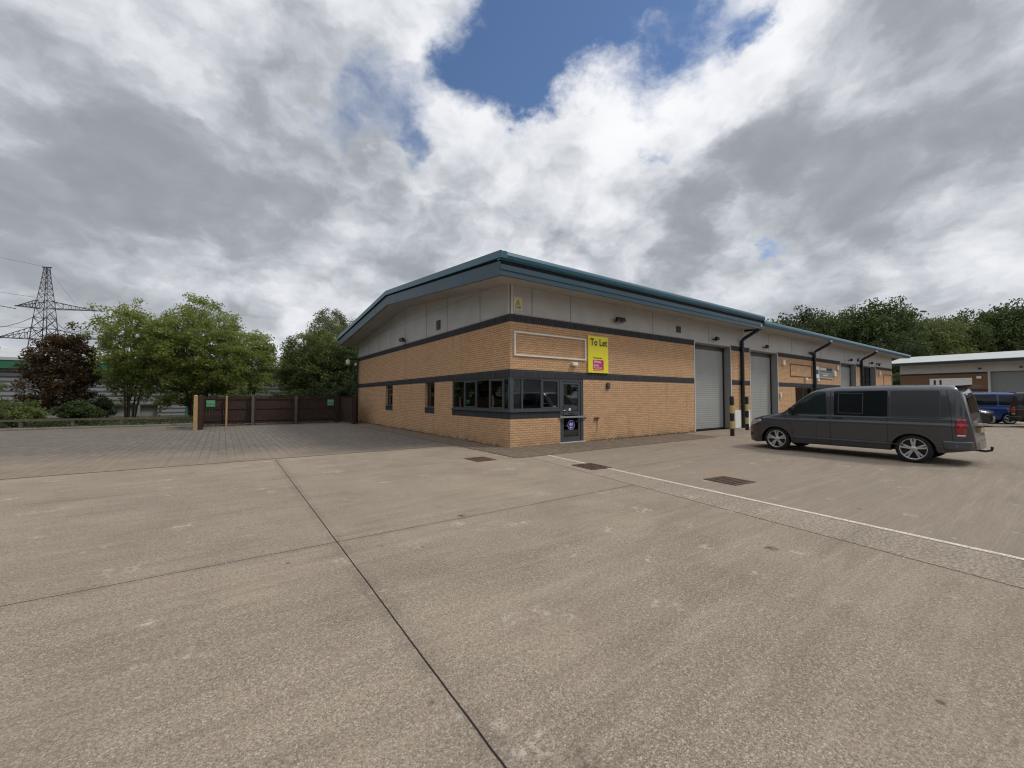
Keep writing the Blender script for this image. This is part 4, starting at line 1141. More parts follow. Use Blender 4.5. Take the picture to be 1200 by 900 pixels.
    def line(c, pts, w, mat, name, parent, side=-1, off=.003):
        m = MB()
        dense = []
        for (s0, z0), (s1, z1) in zip(pts[:-1], pts[1:]):
            k = max(1, int(math.hypot(s1-s0, z1-z0)/.05))
            for i in range(k): dense.append((s0+(s1-s0)*i/k, z0+(z1-z0)*i/k))
        dense.append(pts[-1])
        vs = []
        for i, (s, z) in enumerate(dense):
            a = dense[max(0, i-1)]; b = dense[min(len(dense)-1, i+1)]
            ds, dz = b[0]-a[0], b[1]-a[1]; l = math.hypot(ds, dz) or 1; ns, nz = -dz/l*w/2, ds/l*w/2
            for q in (-1, 1):
                S_, Z_ = s+ns*q, z+nz*q
                vs.append(c.P(side*(c.half(S_, Z_)+off), S_, Z_))
        fs = [(2*i, 2*i+1, 2*i+3, 2*i+2) for i in range(len(dense)-1)]
        m.add(vs, fs); return m.build(name, mat, parent)
    def topglass(c, s0, s1, wx, mat, name, parent, up=.006):
        m = MB(); n = 8; vs = []
        for i in range(n+1):
            s = s0 + (s1-s0)*i/n; T = interp(c.top, s); xt = c.half(s, T)*wx
            nxt = interp(c.top, s+.02); dz = (nxt-T)/.02; l = math.hypot(1, dz); ns, nz = dz/l, 1/l   # surface normal in (forward, up)
            for k in (-1,-.5,0,.5,1):
                B = interp(c.bot, s); z = T + .035*(1-k*k*wx*wx)*min(1, (T-B)/1.2)
                p = c.P(xt*k, s, z); vs.append((p[0], p[1]+ns*up*(1 if dz > 0 else 1), p[2]+nz*up))
        for i in range(n):
            for k in range(4): m.add([vs[i*5+k], vs[i*5+k+1], vs[(i+1)*5+k+1], vs[(i+1)*5+k]], [(0,1,2,3)])
        return m.build(name, mat, parent, smooth=True)
    def wheel(c, s, side, name='wheel', spokes=5):
        R = c.wr*c.sc; px, py, pz = c.P(0, s, 0)
        xo = side*(interp(c.wid, s)-.035)*c.sc
        w = thing(name, None, None, (xo, py, R)); w.parent = c.root
        k = -side
        t_ = MB(); t_.lathe([(R*.73, 0), (R*.84, -side*-.012), (R*.95, k*.005), (R*.995, k*.03), (R, k*.07), (R, k*.17), (R*.97, k*.21), (R*.73, k*.22)], (0,0,0), 'x', 48)
        t_.build('tyre', M['rubber'], w, smooth=True)
        r = MB()
        r.lathe([(R*.755, k*.0), (R*.735, -k*.006), (R*.70, k*.0), (R*.69, k*.03), (R*.68, k*.14)], (0,0,0), 'x', 48)
        for q in range(spokes):
            for d in (-.13, .13):
                a = 2*pi*q/spokes + .3 + d; a2 = 2*pi*q/spokes + .3 + d*1.25
                def pt(rad, ang, off, wd, x): return (x, cos(ang)*rad - sin(ang)*wd, sin(ang)*rad + cos(ang)*wd)
                r0, r1 = R*.10, R*.71
                V = [pt(r0,a,0,-R*.055,k*.035), pt(r0,a,0,R*.055,k*.035), pt(r1,a2,0,R*.06,k*.008), pt(r1,a2,0,-R*.06,k*.008),
                     pt(r0,a,0,-R*.055,k*.08), pt(r0,a,0,R*.055,k*.08), pt(r1,a2,0,R*.06,k*.05), pt(r1,a2,0,-R*.06,k*.05)]
                r.add(V, [(0,1,2,3),(7,6,5,4),(0,4,5,1),(1,5,6,2),(2,6,7,3),(3,7,4,0)])
        r.lathe([(0, k*.02), (R*.12, k*.022), (R*.20, k*.04), (R*.20, k*.09)], (0,0,0), 'x', 24)
        r.build('rim', M['alloy'], w, smooth=True)
        b = MB(); b.lathe([(0, k*.10), (R*.69, k*.10), (R*.69, k*.12), (0, k*.12)], (0,0,0), 'x', 32); b.build('brake_disc', M['black'], w)
        return w

def rrect(s0, s1, z0, z1, r, n=4):
    pts = []
    for cx_, cz, a0 in ((s1-r, z1-r, 0), (s0+r, z1-r, 90), (s0+r, z0+r, 180), (s1-r, z0+r, 270)):
        for k in range(n+1):
            a = radians(a0 + 90*k/n); pts.append((cx_+r*cos(a), cz+r*sin(a)))
    return pts

TUM = [(.2,.90),(.3,.955),(.42,.985),(.455,1.0),(.47,.986),(.7,.994),(.90,1.0),(.975,1.004),(1.02,.980),(1.07,.975),(1.10,.984),(1.13,.966),(1.5,.925),(1.9,.865)]
def van(root, mat, L=5.30, sc=.95, wheels=(.98, 4.38), detail=True, rear_glass=True, side_glass='crew'):
    d = L-5.30
    top = [(0,.60),(.02,.74),(.07,.86),(.2,.97),(.45,1.055),(.8,1.13),(1.05,1.19),(1.2,1.32),(1.5,1.60),(1.72,1.79),(1.88,1.875),(2.1,1.925),(2.5,1.955),(3.5,1.965),(4.7+d,1.95),(5.0+d,1.93),(5.10+d,1.88),(5.14+d,1.72),(5.19+d,1.40),(5.235+d,1.12),(5.26+d,.95),(5.30+d,.60)]
    bot = [(0,.26),(.3,.20),(.6,.24),(1.4,.27),(4.0+d,.28),(4.8+d,.30),(L,.40)]
    wid = [(0,.52),(.04,.66),(.12,.77),(.25,.86),(.45,.915),(.8,.942),(1.4,.952),(4.3+d,.952),(4.75+d,.94),(4.98+d,.905),(5.12+d,.845),(5.22+d,.765),(L,.64)]
    c = Car(L, top, bot, wid, TUM, .13, wheels, .335, sc, root)
    body = c.shell(mat, 1.26)
    for sd in (-1, 1):
        # door window with sloping front edge
        fw = [(1.32,1.165),(2.18,1.165),(2.17,1.55),(2.14,1.82),(1.96,1.83),(1.80,1.77),(1.60,1.60),(1.42,1.39)]
        w1 = c.panel(fw, M['carglass'], 'door_window', root, sd, .005)
        if detail: c.line(fw + [fw[0]], .022, M['black'], 'window_seal', w1, sd, .006)
        e1 = 3.65+d*.5
        w2 = c.panel(rrect(2.35, e1, 1.15, 1.84, .03), M['privacy'], 'side_window', root, sd, .005)
        if detail: c.line([(2.45,1.22),(2.45,1.77),(2.97,1.77),(2.97,1.22),(2.45,1.22)], .014, M['frame'], 'slider_frame', w2, sd, .009)
        if side_glass == 'panel':
            q = rrect(3.71+d*.5, 4.78+d, 1.165, 1.83, .05)
            c.panel(q, mat, 'pressed_panel', root, sd, .003)
            c.line(q + [q[0]], .014, M['black'] if False else M['frame'], 'panel_edge', root, sd, .004)
            c.line([(3.71+d*.5,1.145),(4.80+d,1.145)], .018, mat, 'panel_edge', root, sd, .010)
        elif L > 4.6:
            q = rrect(e1+.09, 4.72+d, 1.165, 1.80, .06); c.panel(q, M['privacy'], 'rear_side_window', root, sd, .005)
        g = .011
        c.line([(1.16,1.22),(1.18,1.0),(1.34,.80),(1.36,.30)], g, M['black'], 'panel_gap', root, sd)
        c.line([(2.27,1.84),(2.27,.30)], g*1.2, M['black'], 'panel_gap', root, sd)
        c.line([(3.655+d*.5,1.82),(3.655+d*.5,.50)], g, M['black'], 'panel_gap', root, sd)
        c.line([(4.88+d,1.84),(4.93+d,1.5),(4.96+d,1.1),(4.97+d,.58)], g, M['black'], 'panel_gap', root, sd)
        c.line([(1.4,.452),(3.95+d*.5,.452)], .02, mat, 'sill_moulding', root, sd, .010)
        if detail: c.line([(1.95,1.0),(1.95,.34)], .007, M['black'], 'panel_gap', root, sd)
        # handles
        for s in (2.08, 2.44):
            m = MB(); x = sd*(c.half(s, 1.07)+.018)
            m.bar(c.P(x, s-.10, 1.075), c.P(x, s+.10, 1.07), .028*sc, .035*sc); m.bar(c.P(sd*c.half(s,1.07), s+.08, 1.07), c.P(x, s+.08, 1.07), .03*sc); m.build('door_handle', M['black'], root, bevel=.006)
        # mirror
        m = MB(); x = sd*.985; 
        vs = [c.P(x, 1.36, 1.14), c.P(x+sd*.20, 1.40, 1.15), c.P(x+sd*.20, 1.42, 1.36), c.P(x, 1.38, 1.36), c.P(x, 1.26, 1.16), c.P(x+sd*.17, 1.32, 1.17), c.P(x+sd*.17, 1.34, 1.33), c.P(x, 1.28, 1.34)]
        m.add(vs, [(0,1,2,3),(7,6,5,4),(0,4,5,1),(1,5,6,2),(2,6,7,3),(3,7,4,0)]); m.bar(c.P(sd*.90,1.36,1.15), c.P(x+sd*.03,1.36,1.18), .06)
        m.build('mirror', M['black'], root, bevel=.02)
        # lamps
        c.panel([(.04,.70),(.30,.79),(.52,.90),(.46,.96),(.20,.91),(.05,.82)], M['headlamp'], 'headlight', root, sd, .006, .006)
        tl = c.panel(rrect(5.02+d, 5.175+d, .77, 1.13, .03), M['tail'], 'tail_light', root, sd, .006, .008)
        c.panel(rrect(5.03+d, 5.165+d, .71, .765, .02), M['headlamp'], 'reversing_lens', tl, sd, .006, .004)
        c.panel([(.06,.40),(.22,.42),(.24,.50),(.08,.50)], M['black'], 'fog_grille', root, sd, .005)
        # bumper end wrap, slightly proud
        c.panel([(4.86+d,.36),(5.27+d,.42),(5.27+d,.60),(4.82+d,.60),(4.80+d,.52)], mat, 'rear_bumper', root, sd, .006, .018)
        # arch lips
        for s in wheels:
            R = .335*1.26; pts = [(s+(R+.02)*cos(a), .335+(R+.02)*sin(a)) for a in [radians(-8+i*196/26) for i in range(27)]]
            pts = [p for p in pts if p[1] > .30]
            c.line(pts, .075, mat, 'arch_lip', root, sd, .016)
    c.topglass(1.14, 1.78, .93, M['carglass'], 'windscreen', root, .006)
    ww = c.topglass(5.125+d, 5.212+d, .86, M['privacy'], 'rear_window', root, .008)
    zc = c.scz
    # tail: spoiler, plate, bumper, tow bar
    y0 = (L/2-5.0-d)*sc; yb = (L/2-L)*sc
    m = MB(); m.add([(-.66*sc,y0,1.945*zc),(.66*sc,y0,1.945*zc),(.62*sc,y0-.27*sc,1.965*zc),(-.62*sc,y0-.27*sc,1.965*zc),(-.66*sc,y0,1.91*zc),(.66*sc,y0,1.91*zc),(.62*sc,y0-.25*sc,1.93*zc),(-.62*sc,y0-.25*sc,1.93*zc)],
                    [(0,1,2,3),(7,6,5,4),(0,4,5,1),(1,5,6,2),(2,6,7,3),(3,7,4,0)])
    m.build('spoiler', M['black'], root, bevel=.008)
    m = MB()
    prof = [(-.66,.05),(-.58,.0),(-.42,-.035),(0,-.05),(.42,-.035),(.58,.0),(.66,.05)]
    for za, zb in ((.40,.60),):
        bot_ = [(p[0]*sc, yb+p[1]*sc+.012, za*zc) for p in prof]; tp = [(p[0]*sc, yb+p[1]*sc*.85+.012, zb*zc) for p in prof]
        n = len(prof); m.add(bot_+tp, [tuple(range(n))[::-1], tuple(range(n, 2*n))] + [(i, (i+1) % n, (i+1) % n+n, i+n) for i in range(n)])
    m.build('bumper_centre', mat, root, bevel=.01)
    m = MB(); m.box((-.26*sc, yb-.03, .80*zc), (.26*sc, yb+.03, .92*zc)); m.build('number_plate', M['yellow'] if False else plain('plate', (.38,.32,.16), .5), root)
    m = MB(); m.box((-.35*sc, yb-.06, .97*zc), (.35*sc, yb+.05, 1.01*zc)); m.build('tailgate_handle', M['chrome'], root)
    m = MB(); m.tube([(0,yb+.2,.36*zc),(0,yb-.06,.34*zc),(0,yb-.15,.37*zc),(0,yb-.16,.41*zc)], .026, 10); m.lathe([(0,-.03),(.02,-.024),(.032,0),(.02,.024),(0,.03)], (0,yb-.16,.435*zc), 'z', 12); m.build('tow_bar', M['black'], root, smooth=True)
    # nose: grille, plate
    yf = (L/2)*sc
    m = MB(); m.box((-.5*sc, yf-.02, .30*zc), (.5*sc, yf+.015, .48*zc)); m.box((-.5*sc, yf-.06, .60*zc), (.5*sc, yf+.005, .70*zc)); m.build('grille', M['black'], root)
    m = MB(); m.box((-.26*sc, yf+.0151, .36*zc), (.26*sc, yf+.022, .46*zc)); m.build('number_plate', M['white'], root)
    for s in wheels:
        for sd in (-1, 1): c.wheel(s, sd)
    return c

HEAD = -radians(.9)
van1 = thing('van', 'dark grey panel van with tinted side windows parked nose to the shutters', 'van')
van1['zs'] = .95
vc = van(van1, M['van_paint'], side_glass='panel', L=4.9, wheels=(.91, 3.91), sc=1.02)
del van1['zs']
def place(root, c, s_ref, world, head, side=-1):
    """put the tyre contact of the wheel at s_ref on a world point"""
    lx, ly, _ = c.P(side*(interp(c.wid, s_ref)-.04), s_ref, 0)
    root.rotation_euler = (0,0,head)
    root.location = (world[0]-(lx*cos(head)-ly*sin(head)), world[1]-(lx*sin(head)+ly*cos(head)), 0)
place(van1, vc, 3.91, (6.36, -8.19), HEAD)

van2 = thing('van', 'bright blue van with long side windows in the far row', 'van')
vc2 = van(van2, M['blue_paint'], L=4.9, wheels=(.98, 3.98), sc=.97, detail=False)
place(van2, vc2, 3.55, (31.0, -7.55), radians(24))
van3 = thing('van', 'black van with red tail lamp at the far right edge', 'van')
vc3 = van(van3, M['black_paint'], L=4.9, wheels=(.98, 3.98), sc=.97, detail=False)
place(van3, vc3, 3.98, (27.6, -9.0), pi, 1)

def hatch(root, mat):
    L = 4.1
    top = [(0,.50),(.03,.62),(.12,.70),(.4,.80),(.8,.89),(1.05,.95),(1.3,1.1),(1.7,1.34),(2.0,1.44),(2.4,1.48),(3.2,1.45),(3.6,1.36),(3.85,1.12),(4.0,.95),(4.07,.8),(4.1,.5)]
    bot = [(0,.22),(.5,.18),(3.6,.2),(4.1,.32)]
    wid = [(0,.50),(.05,.64),(.15,.75),(.4,.84),(.9,.87),(3.3,.87),(3.8,.82),(4.0,.74),(4.1,.62)]
    tum = [(.2,.92),(.4,.99),(.5,1.0),(.8,1.0),(.92,.97),(1.2,.87),(1.5,.76)]
    c = Car(L, top, bot, wid, tum, .10, (.78, 3.28), .31, 1.16, root)
    c.shell(mat, 1.16)
    for sd in (-1, 1):
        c.panel([(1.35,.97),(2.1,.97),(2.08,1.36),(1.95,1.35),(1.68,1.22)], M['carglass'], 'door_window', root, sd, .005)
        c.panel([(2.18,.97),(3.1,.98),(3.25,1.12),(3.0,1.33),(2.16,1.37)], M['carglass'], 'rear_side_window', root, sd, .005)
        c.panel([(.05,.60),(.30,.66),(.55,.76),(.50,.81),(.22,.76),(.06,.70)], M['headlamp'], 'headlight', root, sd, .006, .005)
        c.panel(rrect(3.85, 4.05, .72, .92, .03), M['tail'], 'tail_light', root, sd, .006, .005)
        c.line([(1.2,.95),(1.22,.3)], .01, M['black'], 'panel_gap', root, sd); c.line([(2.13,1.38),(2.15,.3)], .01, M['black'], 'panel_gap', root, sd)
        m = MB(); m.add([c.P(sd*.88,1.42,.95),c.P(sd*1.02,1.44,.96),c.P(sd*1.02,1.46,1.08),c.P(sd*.88,1.43,1.08),c.P(sd*.88,1.34,.96),c.P(sd*1.0,1.38,.97),c.P(sd*1.0,1.4,1.06),c.P(sd*.88,1.36,1.07)], [(0,1,2,3),(7,6,5,4),(0,4,5,1),(1,5,6,2),(2,6,7,3),(3,7,4,0)]); m.build('mirror', mat, root, bevel=.02)
    c.topglass(1.08, 1.9, .93, M['carglass'], 'windscreen', root); c.topglass(3.62, 3.95, .85, M['carglass'], 'rear_window', root)
    yf = L/2*1.16
    m = MB(); m.box((-.42, yf-.02, .30), (.42, yf+.012, .44)); m.box((-.40, yf-.06, .52), (.40, yf+.006, .60)); m.build('grille', M['steel'], root)
    m = MB(); m.box((-.26, yf+.0121, .445), (.26, yf+.02, .515)); m.build('number_plate', M['white'], root)
    for s in (.78, 3.28):
        for sd in (-1, 1): c.wheel(s, sd)
    return c
car1 = thing('car', 'small black hatchback between the grey van and the blue van', 'car')
cc = hatch(car1, M['black_paint'])
place(car1, cc, .78, (26.2, -6.75), pi, 1)
# ------------------------------------------------------------ trees
def leaf_mat(name, a, b, tr=.35, c=None):
    t = NT(name)
    n = t.noise(.9, 4, .6); n2 = t.noise(6, 3, .6)
    col = t.mix(t.map(n, .35, .65), a, b)
    col = t.mix(t.map(n2, .45, .75, 0, .6), col, c or tuple(min(1, x*1.5) for x in b[:3])+(1,))
    t.color(col); t.set(rough=.55, spec=.35)
    tl = t.node('ShaderNodeBsdfTranslucent'); t.link(t.mix(.5, col, tuple(min(1, x*1.6) for x in b[:3])+(1,)), tl.inputs[0])
    mx = t.node('ShaderNodeMixShader'); mx.inputs[0].default_value = tr
    t.link(t.b.outputs[0], mx.inputs[1]); t.link(tl.outputs[0], mx.inputs[2]); t.link(mx.outputs[0], t.out.inputs[0])
    return t.mat
M['leaf_fresh'] = leaf_mat('fresh green leaves', (.125,.165,.035,1), (.23,.275,.07,1), .45)
M['leaf_mid'] = leaf_mat('mid green leaves', (.07,.10,.028,1), (.14,.17,.05,1), .4)
M['leaf_grey'] = leaf_mat('grey green leaves', (.09,.11,.05,1), (.20,.21,.11,1), .38)
M['leaf_dark'] = leaf_mat('dark green leaves', (.028,.050,.016,1), (.065,.09,.028,1), .3)
M['leaf_forest'] = leaf_mat('forest leaves', (.038,.062,.018,1), (.09,.12,.034,1), .34)
M['leaf_copper'] = leaf_mat('copper leaves', (.045,.024,.016,1), (.11,.070,.032,1), .28, (.13,.11,.045,1))

def leaves(cen, per, rad, size, rs, flat=.75):
    """leaf-sized folded faces scattered round clump centres"""
    n = len(cen)*per
    c = np.repeat(cen, per, 0)
    g = rs.normal(0, 1, (n, 3)); g /= np.linalg.norm(g, axis=1)[:, None]
    p = c + g*(rs.random((n, 1))**.55)*rad*np.array([1, 1, flat])
    up = rs.normal(0, 1, (n, 3)) + np.array([0, 0, .7]); up /= np.linalg.norm(up, axis=1)[:, None]
    a = np.cross(up, rs.normal(0, 1, (n, 3))); a /= np.linalg.norm(a, axis=1)[:, None]
    b = np.cross(up, a)
    sz = size*(.6 + .8*rs.random((n, 1)))
    v = np.stack([p - a*sz, p - b*sz*.45 + up*sz*.12, p + a*sz, p + b*sz*.45 + up*sz*.12], 1).reshape(-1, 3)
    return v
def leaf_object(name, v, mat, parent):
    n = len(v)//4
    me = bpy.data.meshes.new(name)
    me.vertices.add(len(v)); me.vertices.foreach_set('co', v.astype('f').ravel())
    me.loops.add(4*n); me.loops.foreach_set('vertex_index', np.arange(4*n, dtype='i'))
    me.polygons.add(n); me.polygons.foreach_set('loop_start', np.arange(0, 4*n, 4, dtype='i'))
    me.materials.append(mat); me.update(calc_edges=True); me.validate()
    o = bpy.data.objects.new(name, me); COL.objects.link(o); o.parent = parent
    return o

def tree(name, label, loc, h, cr, base, stems, clumps, per, lsize, lmat, seed, bark='bark', group=None, crad=.5, lean=(0,0), thick=.09, lump=.35, squash=1.0, shell=.45, cat='tree', low=.0):
    """h height, cr crown radius, base height of crown bottom"""
    rs = np.random.RandomState(seed); q = random.Random(seed)
    r = thing(name, label, cat, loc, 0, group)
    cz = (h+base)/2; rz_ = (h-base)/2
    # lumpy crown envelope
    lob = [(Vector((q.gauss(0,1), q.gauss(0,1), q.gauss(0,.8))).normalized(), q.uniform(-lump, lump)) for _ in range(14)]
    cen = []
    while len(cen) < clumps:
        d = Vector((q.gauss(0,1), q.gauss(0,1), q.gauss(0,1))).normalized()
        k = 1 + sum(am*math.exp((d.dot(l)-1)*9) for l, am in lob)
        rad = k*(shell + (1-shell)*q.random()**.6)
        if q.random() < .12: rad *= 1.08
        p = Vector((d.x*cr*rad + lean[0]*(d.z+1)/2, d.y*cr*rad*squash + lean[1]*(d.z+1)/2, cz + d.z*rz_*rad))
        if p.z < base*.7 + low: continue
        cen.append(p)
    limbs = []; wood = MB()
    for s in range(stems):
        a = 2*pi*s/stems + q.uniform(-.4,.4); off = (.14*(stems>1))*Vector((cos(a), sin(a), 0))*(1+stems*.12)
        spread = cr*q.uniform(.25,.55) if stems > 1 else cr*.1
        tip = Vector((cos(a)*spread+lean[0], sin(a)*spread*squash+lean[1], h*q.uniform(.72,.9)))
        p0 = Vector((off.x, off.y, -.08)); path = []
        for i in range(8):
            t_ = i/7; b = p0.lerp(tip, t_); b.x += sin(t_*5+s)*.05*cr*t_; b.y += cos(t_*4+s*2)*.05*cr*t_
            b.z = p0.z + (tip.z-p0.z)*t_**.92
            path.append(b)
        r0 = thick*(1 if stems == 1 else .62)
        wood.tube(path, [r0*(1-.82*i/7) for i in range(8)], 8)
        limbs += [(p, r0*(1-.82*i/7)) for i, p in enumerate(path) if p.z > base*.45]
    trunk_nodes = list(limbs)
    # main limbs
    nl = max(6, stems*4)
    for i in range(nl):
        s0, rr = trunk_nodes[q.randrange(len(trunk_nodes))]
        cand = [c for c in cen if c.z > s0.z+.1] or cen
        e = q.choice(cand); path = []
        for k in range(6):
            t_ = k/5; b = s0.lerp(e, t_); b.z += sin(t_*pi)*(e-s0).length*.10; b += Vector((q.gauss(0,1), q.gauss(0,1), q.gauss(0,1)))*.03*(e-s0).length*(0 < k < 5)
            path.append(b)
        wood.tube(path, [max(.006, rr*.62*(1-.8*k/5)) for k in range(6)], 6)
        limbs += [(p, max(.008, rr*.55*(1-.8*k/5))) for k, p in enumerate(path)]
    LP = np.array([p[:] for p, _ in limbs])
    for c_ in cen:
        d2 = ((LP - np.array(c_[:]))**2).sum(1) + np.where(LP[:, 2] > c_.z, 4.0, 0)
        j = int(d2.argmin()); s0, rr = limbs[j]
        mid = s0.lerp(c_, .55); mid.z += (c_-s0).length*.08
        wood.tube([s0, mid, c_], [max(.006, min(rr*.6, .03)), .009*max(1, h/9), .004*max(1, h/9)], 4, cap=False)
    me = wood.build('trunk', M[bark], r, smooth=True, fix=False)
    CN = np.array([c[:] for c in cen])
    leaf_object('crown', leaves(CN, per, crad, lsize, rs), M[lmat], r)
    return r

LEFT = 'trees and bushes behind the knee rail'
tree('copper_tree', 'copper red leaved tree below the pylon', (-15.9, 27.3, .05), 5.7, 1.55, .8, 1, 210, 95, .085, 'leaf_copper', 3, group=LEFT, crad=.42, thick=.10, lump=.5)
tree('willow_tree', 'tall thin fresh green tree with loose top shoots right of the copper tree', (-12.6, 26.6, .05), 7.9, 1.9, .9, 5, 360, 50, .085, 'leaf_fresh', 12, group=LEFT, crad=.42, thick=.09, lean=(.1,.1), shell=.25, lump=.5)
tree('willow_tree', 'broad round fresh green tree with many bare stems left of the enclosure', (-9.1, 26.0, .05), 8.0, 3.5, 1.2, 9, 860, 58, .085, 'leaf_fresh', 21, group=LEFT, crad=.46, thick=.12, shell=.3, squash=.8)
tree('willow_tree', 'smaller green tree leaning right behind the fence gatepost', (-6.2, 24.6, .05), 6.6, 2.3, 1.4, 5, 300, 48, .08, 'leaf_fresh', 33, group=LEFT, crad=.42, thick=.09, lean=(.6,0), shell=.3)
tree('birch_tree', 'pale grey green tree tall against the roof corner', (.6, 31.0, .05), 9.9, 2.8, 1.2, 2, 480, 75, .085, 'leaf_grey', 41, group=LEFT, crad=.5, thick=.13, lean=(.5,0))
tree('ash_tree', 'dense mid green tree directly behind the right fence bays', (-1.8, 25.8, .05), 7.0, 2.6, .9, 3, 480, 80, .085, 'leaf_mid', 52, group=LEFT, crad=.48, thick=.12, lean=(.5,0))
tree('ash_tree', 'dark green tree filling the gap beside the gable corner', (1.2, 24.0, .05), 5.8, 2.3, .5, 2, 330, 80, .08, 'leaf_dark', 53, group=LEFT, crad=.45, thick=.12)
shr = [(-19.8, 25.5, 2.7, 1.9, 'leaf_mid', 'wide mid green bush at the left edge of the frame'), (-18.6, 22.6, 1.5, 1.2, 'leaf_fresh', 'low fresh green bush just behind the left end of the rail'),
       (-16.6, 23.0, 1.2, 1.1, 'leaf_mid', 'low green bush below the copper tree'), (-14.2, 22.8, 1.3, 1.0, 'leaf_dark', 'dark round bush right of the copper tree foot'), (-22.8, 25.0, 3.0, 2.0, 'leaf_dark', 'tall dark bush beyond the left frame edge'),
       (-15.2, 30.5, 1.7, 1.5, 'leaf_dark', 'dark bush deeper behind the copper tree'), (-4.2, 20.6, 1.9, 1.3, 'leaf_dark', 'dark bush topping the second fence bay'), (-2.0, 20.2, 2.3, 1.3, 'leaf_dark', 'dark bush topping the third fence bay'), (-6.6, 22.0, 2.0, 1.2, 'leaf_mid', 'mid green bush topping the first fence bay'), (-.2, 21.2, 2.9, 1.5, 'leaf_dark', 'dark bush between the short fence bay and gable')]
for i, (x, y, h, rr, mt, lb) in enumerate(shr):
    tree('bush', lb, (x, y, .05), h, rr, .12, 5, 130, 75, .065, mt, 60+i, group=LEFT, crad=.3, thick=.04, cat='bush', lump=.6, shell=.2)
# herbs and litter along the kerb
rs = np.random.RandomState(5)
n = 700
xs = rs.uniform(-34, -8.8, n); ys = 19.8 + rs.random(n)**1.5*6
cen = np.stack([xs, ys, .1+rs.random(n)*.22], 1)
o = leaf_object('undergrowth', leaves(cen, 26, .28, .045, rs, .8), M['leaf_dark'], None); o['kind'] = 'stuff'

# weeds and grit where the walls meet the paving
n = 420
u = rs.random(n); on_front = rs.random(n) < .45
wx = np.where(on_front, 3.5+rs.random(n)*7, -.05-rs.random(n)**3*.25); wy = np.where(on_front, -.05-rs.random(n)**3*.3, .5+rs.random(n)*17)
wx2 = rs.uniform(-8.3, -.3, 160); wy2 = 17.42 - rs.random(160)**3*.3
cen = np.stack([np.concatenate([wx, wx2]), np.concatenate([wy, wy2]), .012+rs.random(n+160)*.03], 1)
o = leaf_object('weeds', leaves(cen, 7, .05, .018, rs, .6), M['leaf_dark'], None); o['kind'] = 'stuff'

# far trees: six kinds of mesh, each standing several times
FAR = 'tall trees beyond the units'
protos = []
for k, (h, cr, mt) in enumerate(((13.5, 5.4, 'leaf_forest'), (12.0, 5.0, 'leaf_dark'), (14.5, 5.0, 'leaf_forest'), (11.0, 5.2, 'leaf_mid'))):
    protos.append(tree('broadleaf_tree', 'x', (0,0,0), h, cr, 1.8, 1, 420, 44, .21, mt, 80+k, group=FAR, crad=1.1, thick=.3, lump=.4, shell=.4, squash=1.0))
cols = [
 (914,84,1.32,0,'small dark treetop just above the far gutter'), (938,82,1.50,1,'second treetop from the left above the long gutter'), (962,86,1.36,2,'broad treetop rising above the middle downpipe'), (985,78,1.34,0,'rounded treetop left of the tallest tree'),
 (1008,74,1.26,2,'left half of the tallest clump above the unit end'), (1034,72,1.42,0,'tallest rounded tree above the end of the long unit'), (1052,66,.95,1,'dark tree filling the gap between the two units'),
 (1076,84,1.40,1,'dark treetop right of the tallest tree'), (1094,78,1.46,3,'bright green rounded treetop left of centre over the numbered unit'), (1112,90,1.44,0,'tree rising behind the bright green one'), (1132,80,1.22,2,'treetop above the white numbered sign'),
 (1150,92,1.66,1,'dark tree on the rising wood edge'), (1168,80,1.38,0,'treetop above the alarm box of the numbered unit'), (1186,88,1.44,2,'tall tree near the right frame edge'), (1204,80,1.62,1,'darkest tree at the right frame edge'), (1228,84,1.55,0,'tree beyond the right frame edge'),
 (1061,60,.42,3,'low bright green tree in the gap between the units'), (1048,58,.40,1,'low dark tree against the end of the long unit')]
C0 = Vector((0.8163, -.5777))
for i, (u, D, s_, k, lb) in enumerate(cols):
    a = (u-600)/478.8*D
    x = CAMP.x + a*.8163 + D*.5777; y = CAMP.y - a*.5777 + D*.8163
    first = protos[k] is not None and 'used' not in protos[k]
    o = protos[k] if first else copy_tree(protos[k])
    if first: protos[k]['used'] = 1
    o.location = (x, y, -.05); o.rotation_euler = (0,0,i*1.7); o.scale = (s_*(.82 if s_ > .6 else 1.3),)*2 + (s_,)
    o['label'] = lb
# added trees and units behind the photographer, unseen: they darken window and paint reflections
back = [(-48,-34,1.3,0),(-52,-22,1.35,1),(-48,-13,1.5,2),(-52,-4,1.8,1),(-48,4,1.7,0),(-50,12,1.9,3),(-46,22,1.5,1),(-44,33,1.1,2),(-30,-48,.9,1),(-10,-54,.85,0),(8,-52,.8,2),(26,-50,.9,1),(44,-48,.85,3)]
for i, (x, y, s_, k) in enumerate(back):
    o = copy_tree(protos[k]); o.location = (x, y, 0); o.rotation_euler = (0,0,i*2.1); o.scale = (s_,)*3
    o['label'] = 'added tree behind the camera, unseen, darkens reflections in glass'; o['group'] = 'added trees behind the camera'
bu = thing('industrial_unit', 'added facing row of grey and brick units behind the camera', 'building', (0,-40,0))  # unit rows added out of view for darker reflections
m = MB(); m.box((-34,-8,0), (40,0,2.6)); m.build('brick_wall', M['brickx'], bu)
m = MB(); m.box((-34,-8,2.6), (40,.02,4.8)); m.build('cladding', M['clad'], bu)
m = MB(); m.box((-34.5,-8.5,4.8), (40.5,.7,5.2)); m.build('roof', M['teal'], bu)
bu2 = thing('industrial_unit', 'added side row of grey and brick units behind the camera', 'building', (-38,0,0))
m = MB(); m.box((-8,-28,0), (0,12,2.6)); m.build('brick_wall', M['bricky'], bu2)
m = MB(); m.box((-8,-28,2.6), (.02,12,4.6)); m.build('cladding', M['clad'], bu2)
m = MB(); m.box((-8.5,-28.5,4.6), (.7,12.5,5.0)); m.build('roof', M['teal'], bu2)
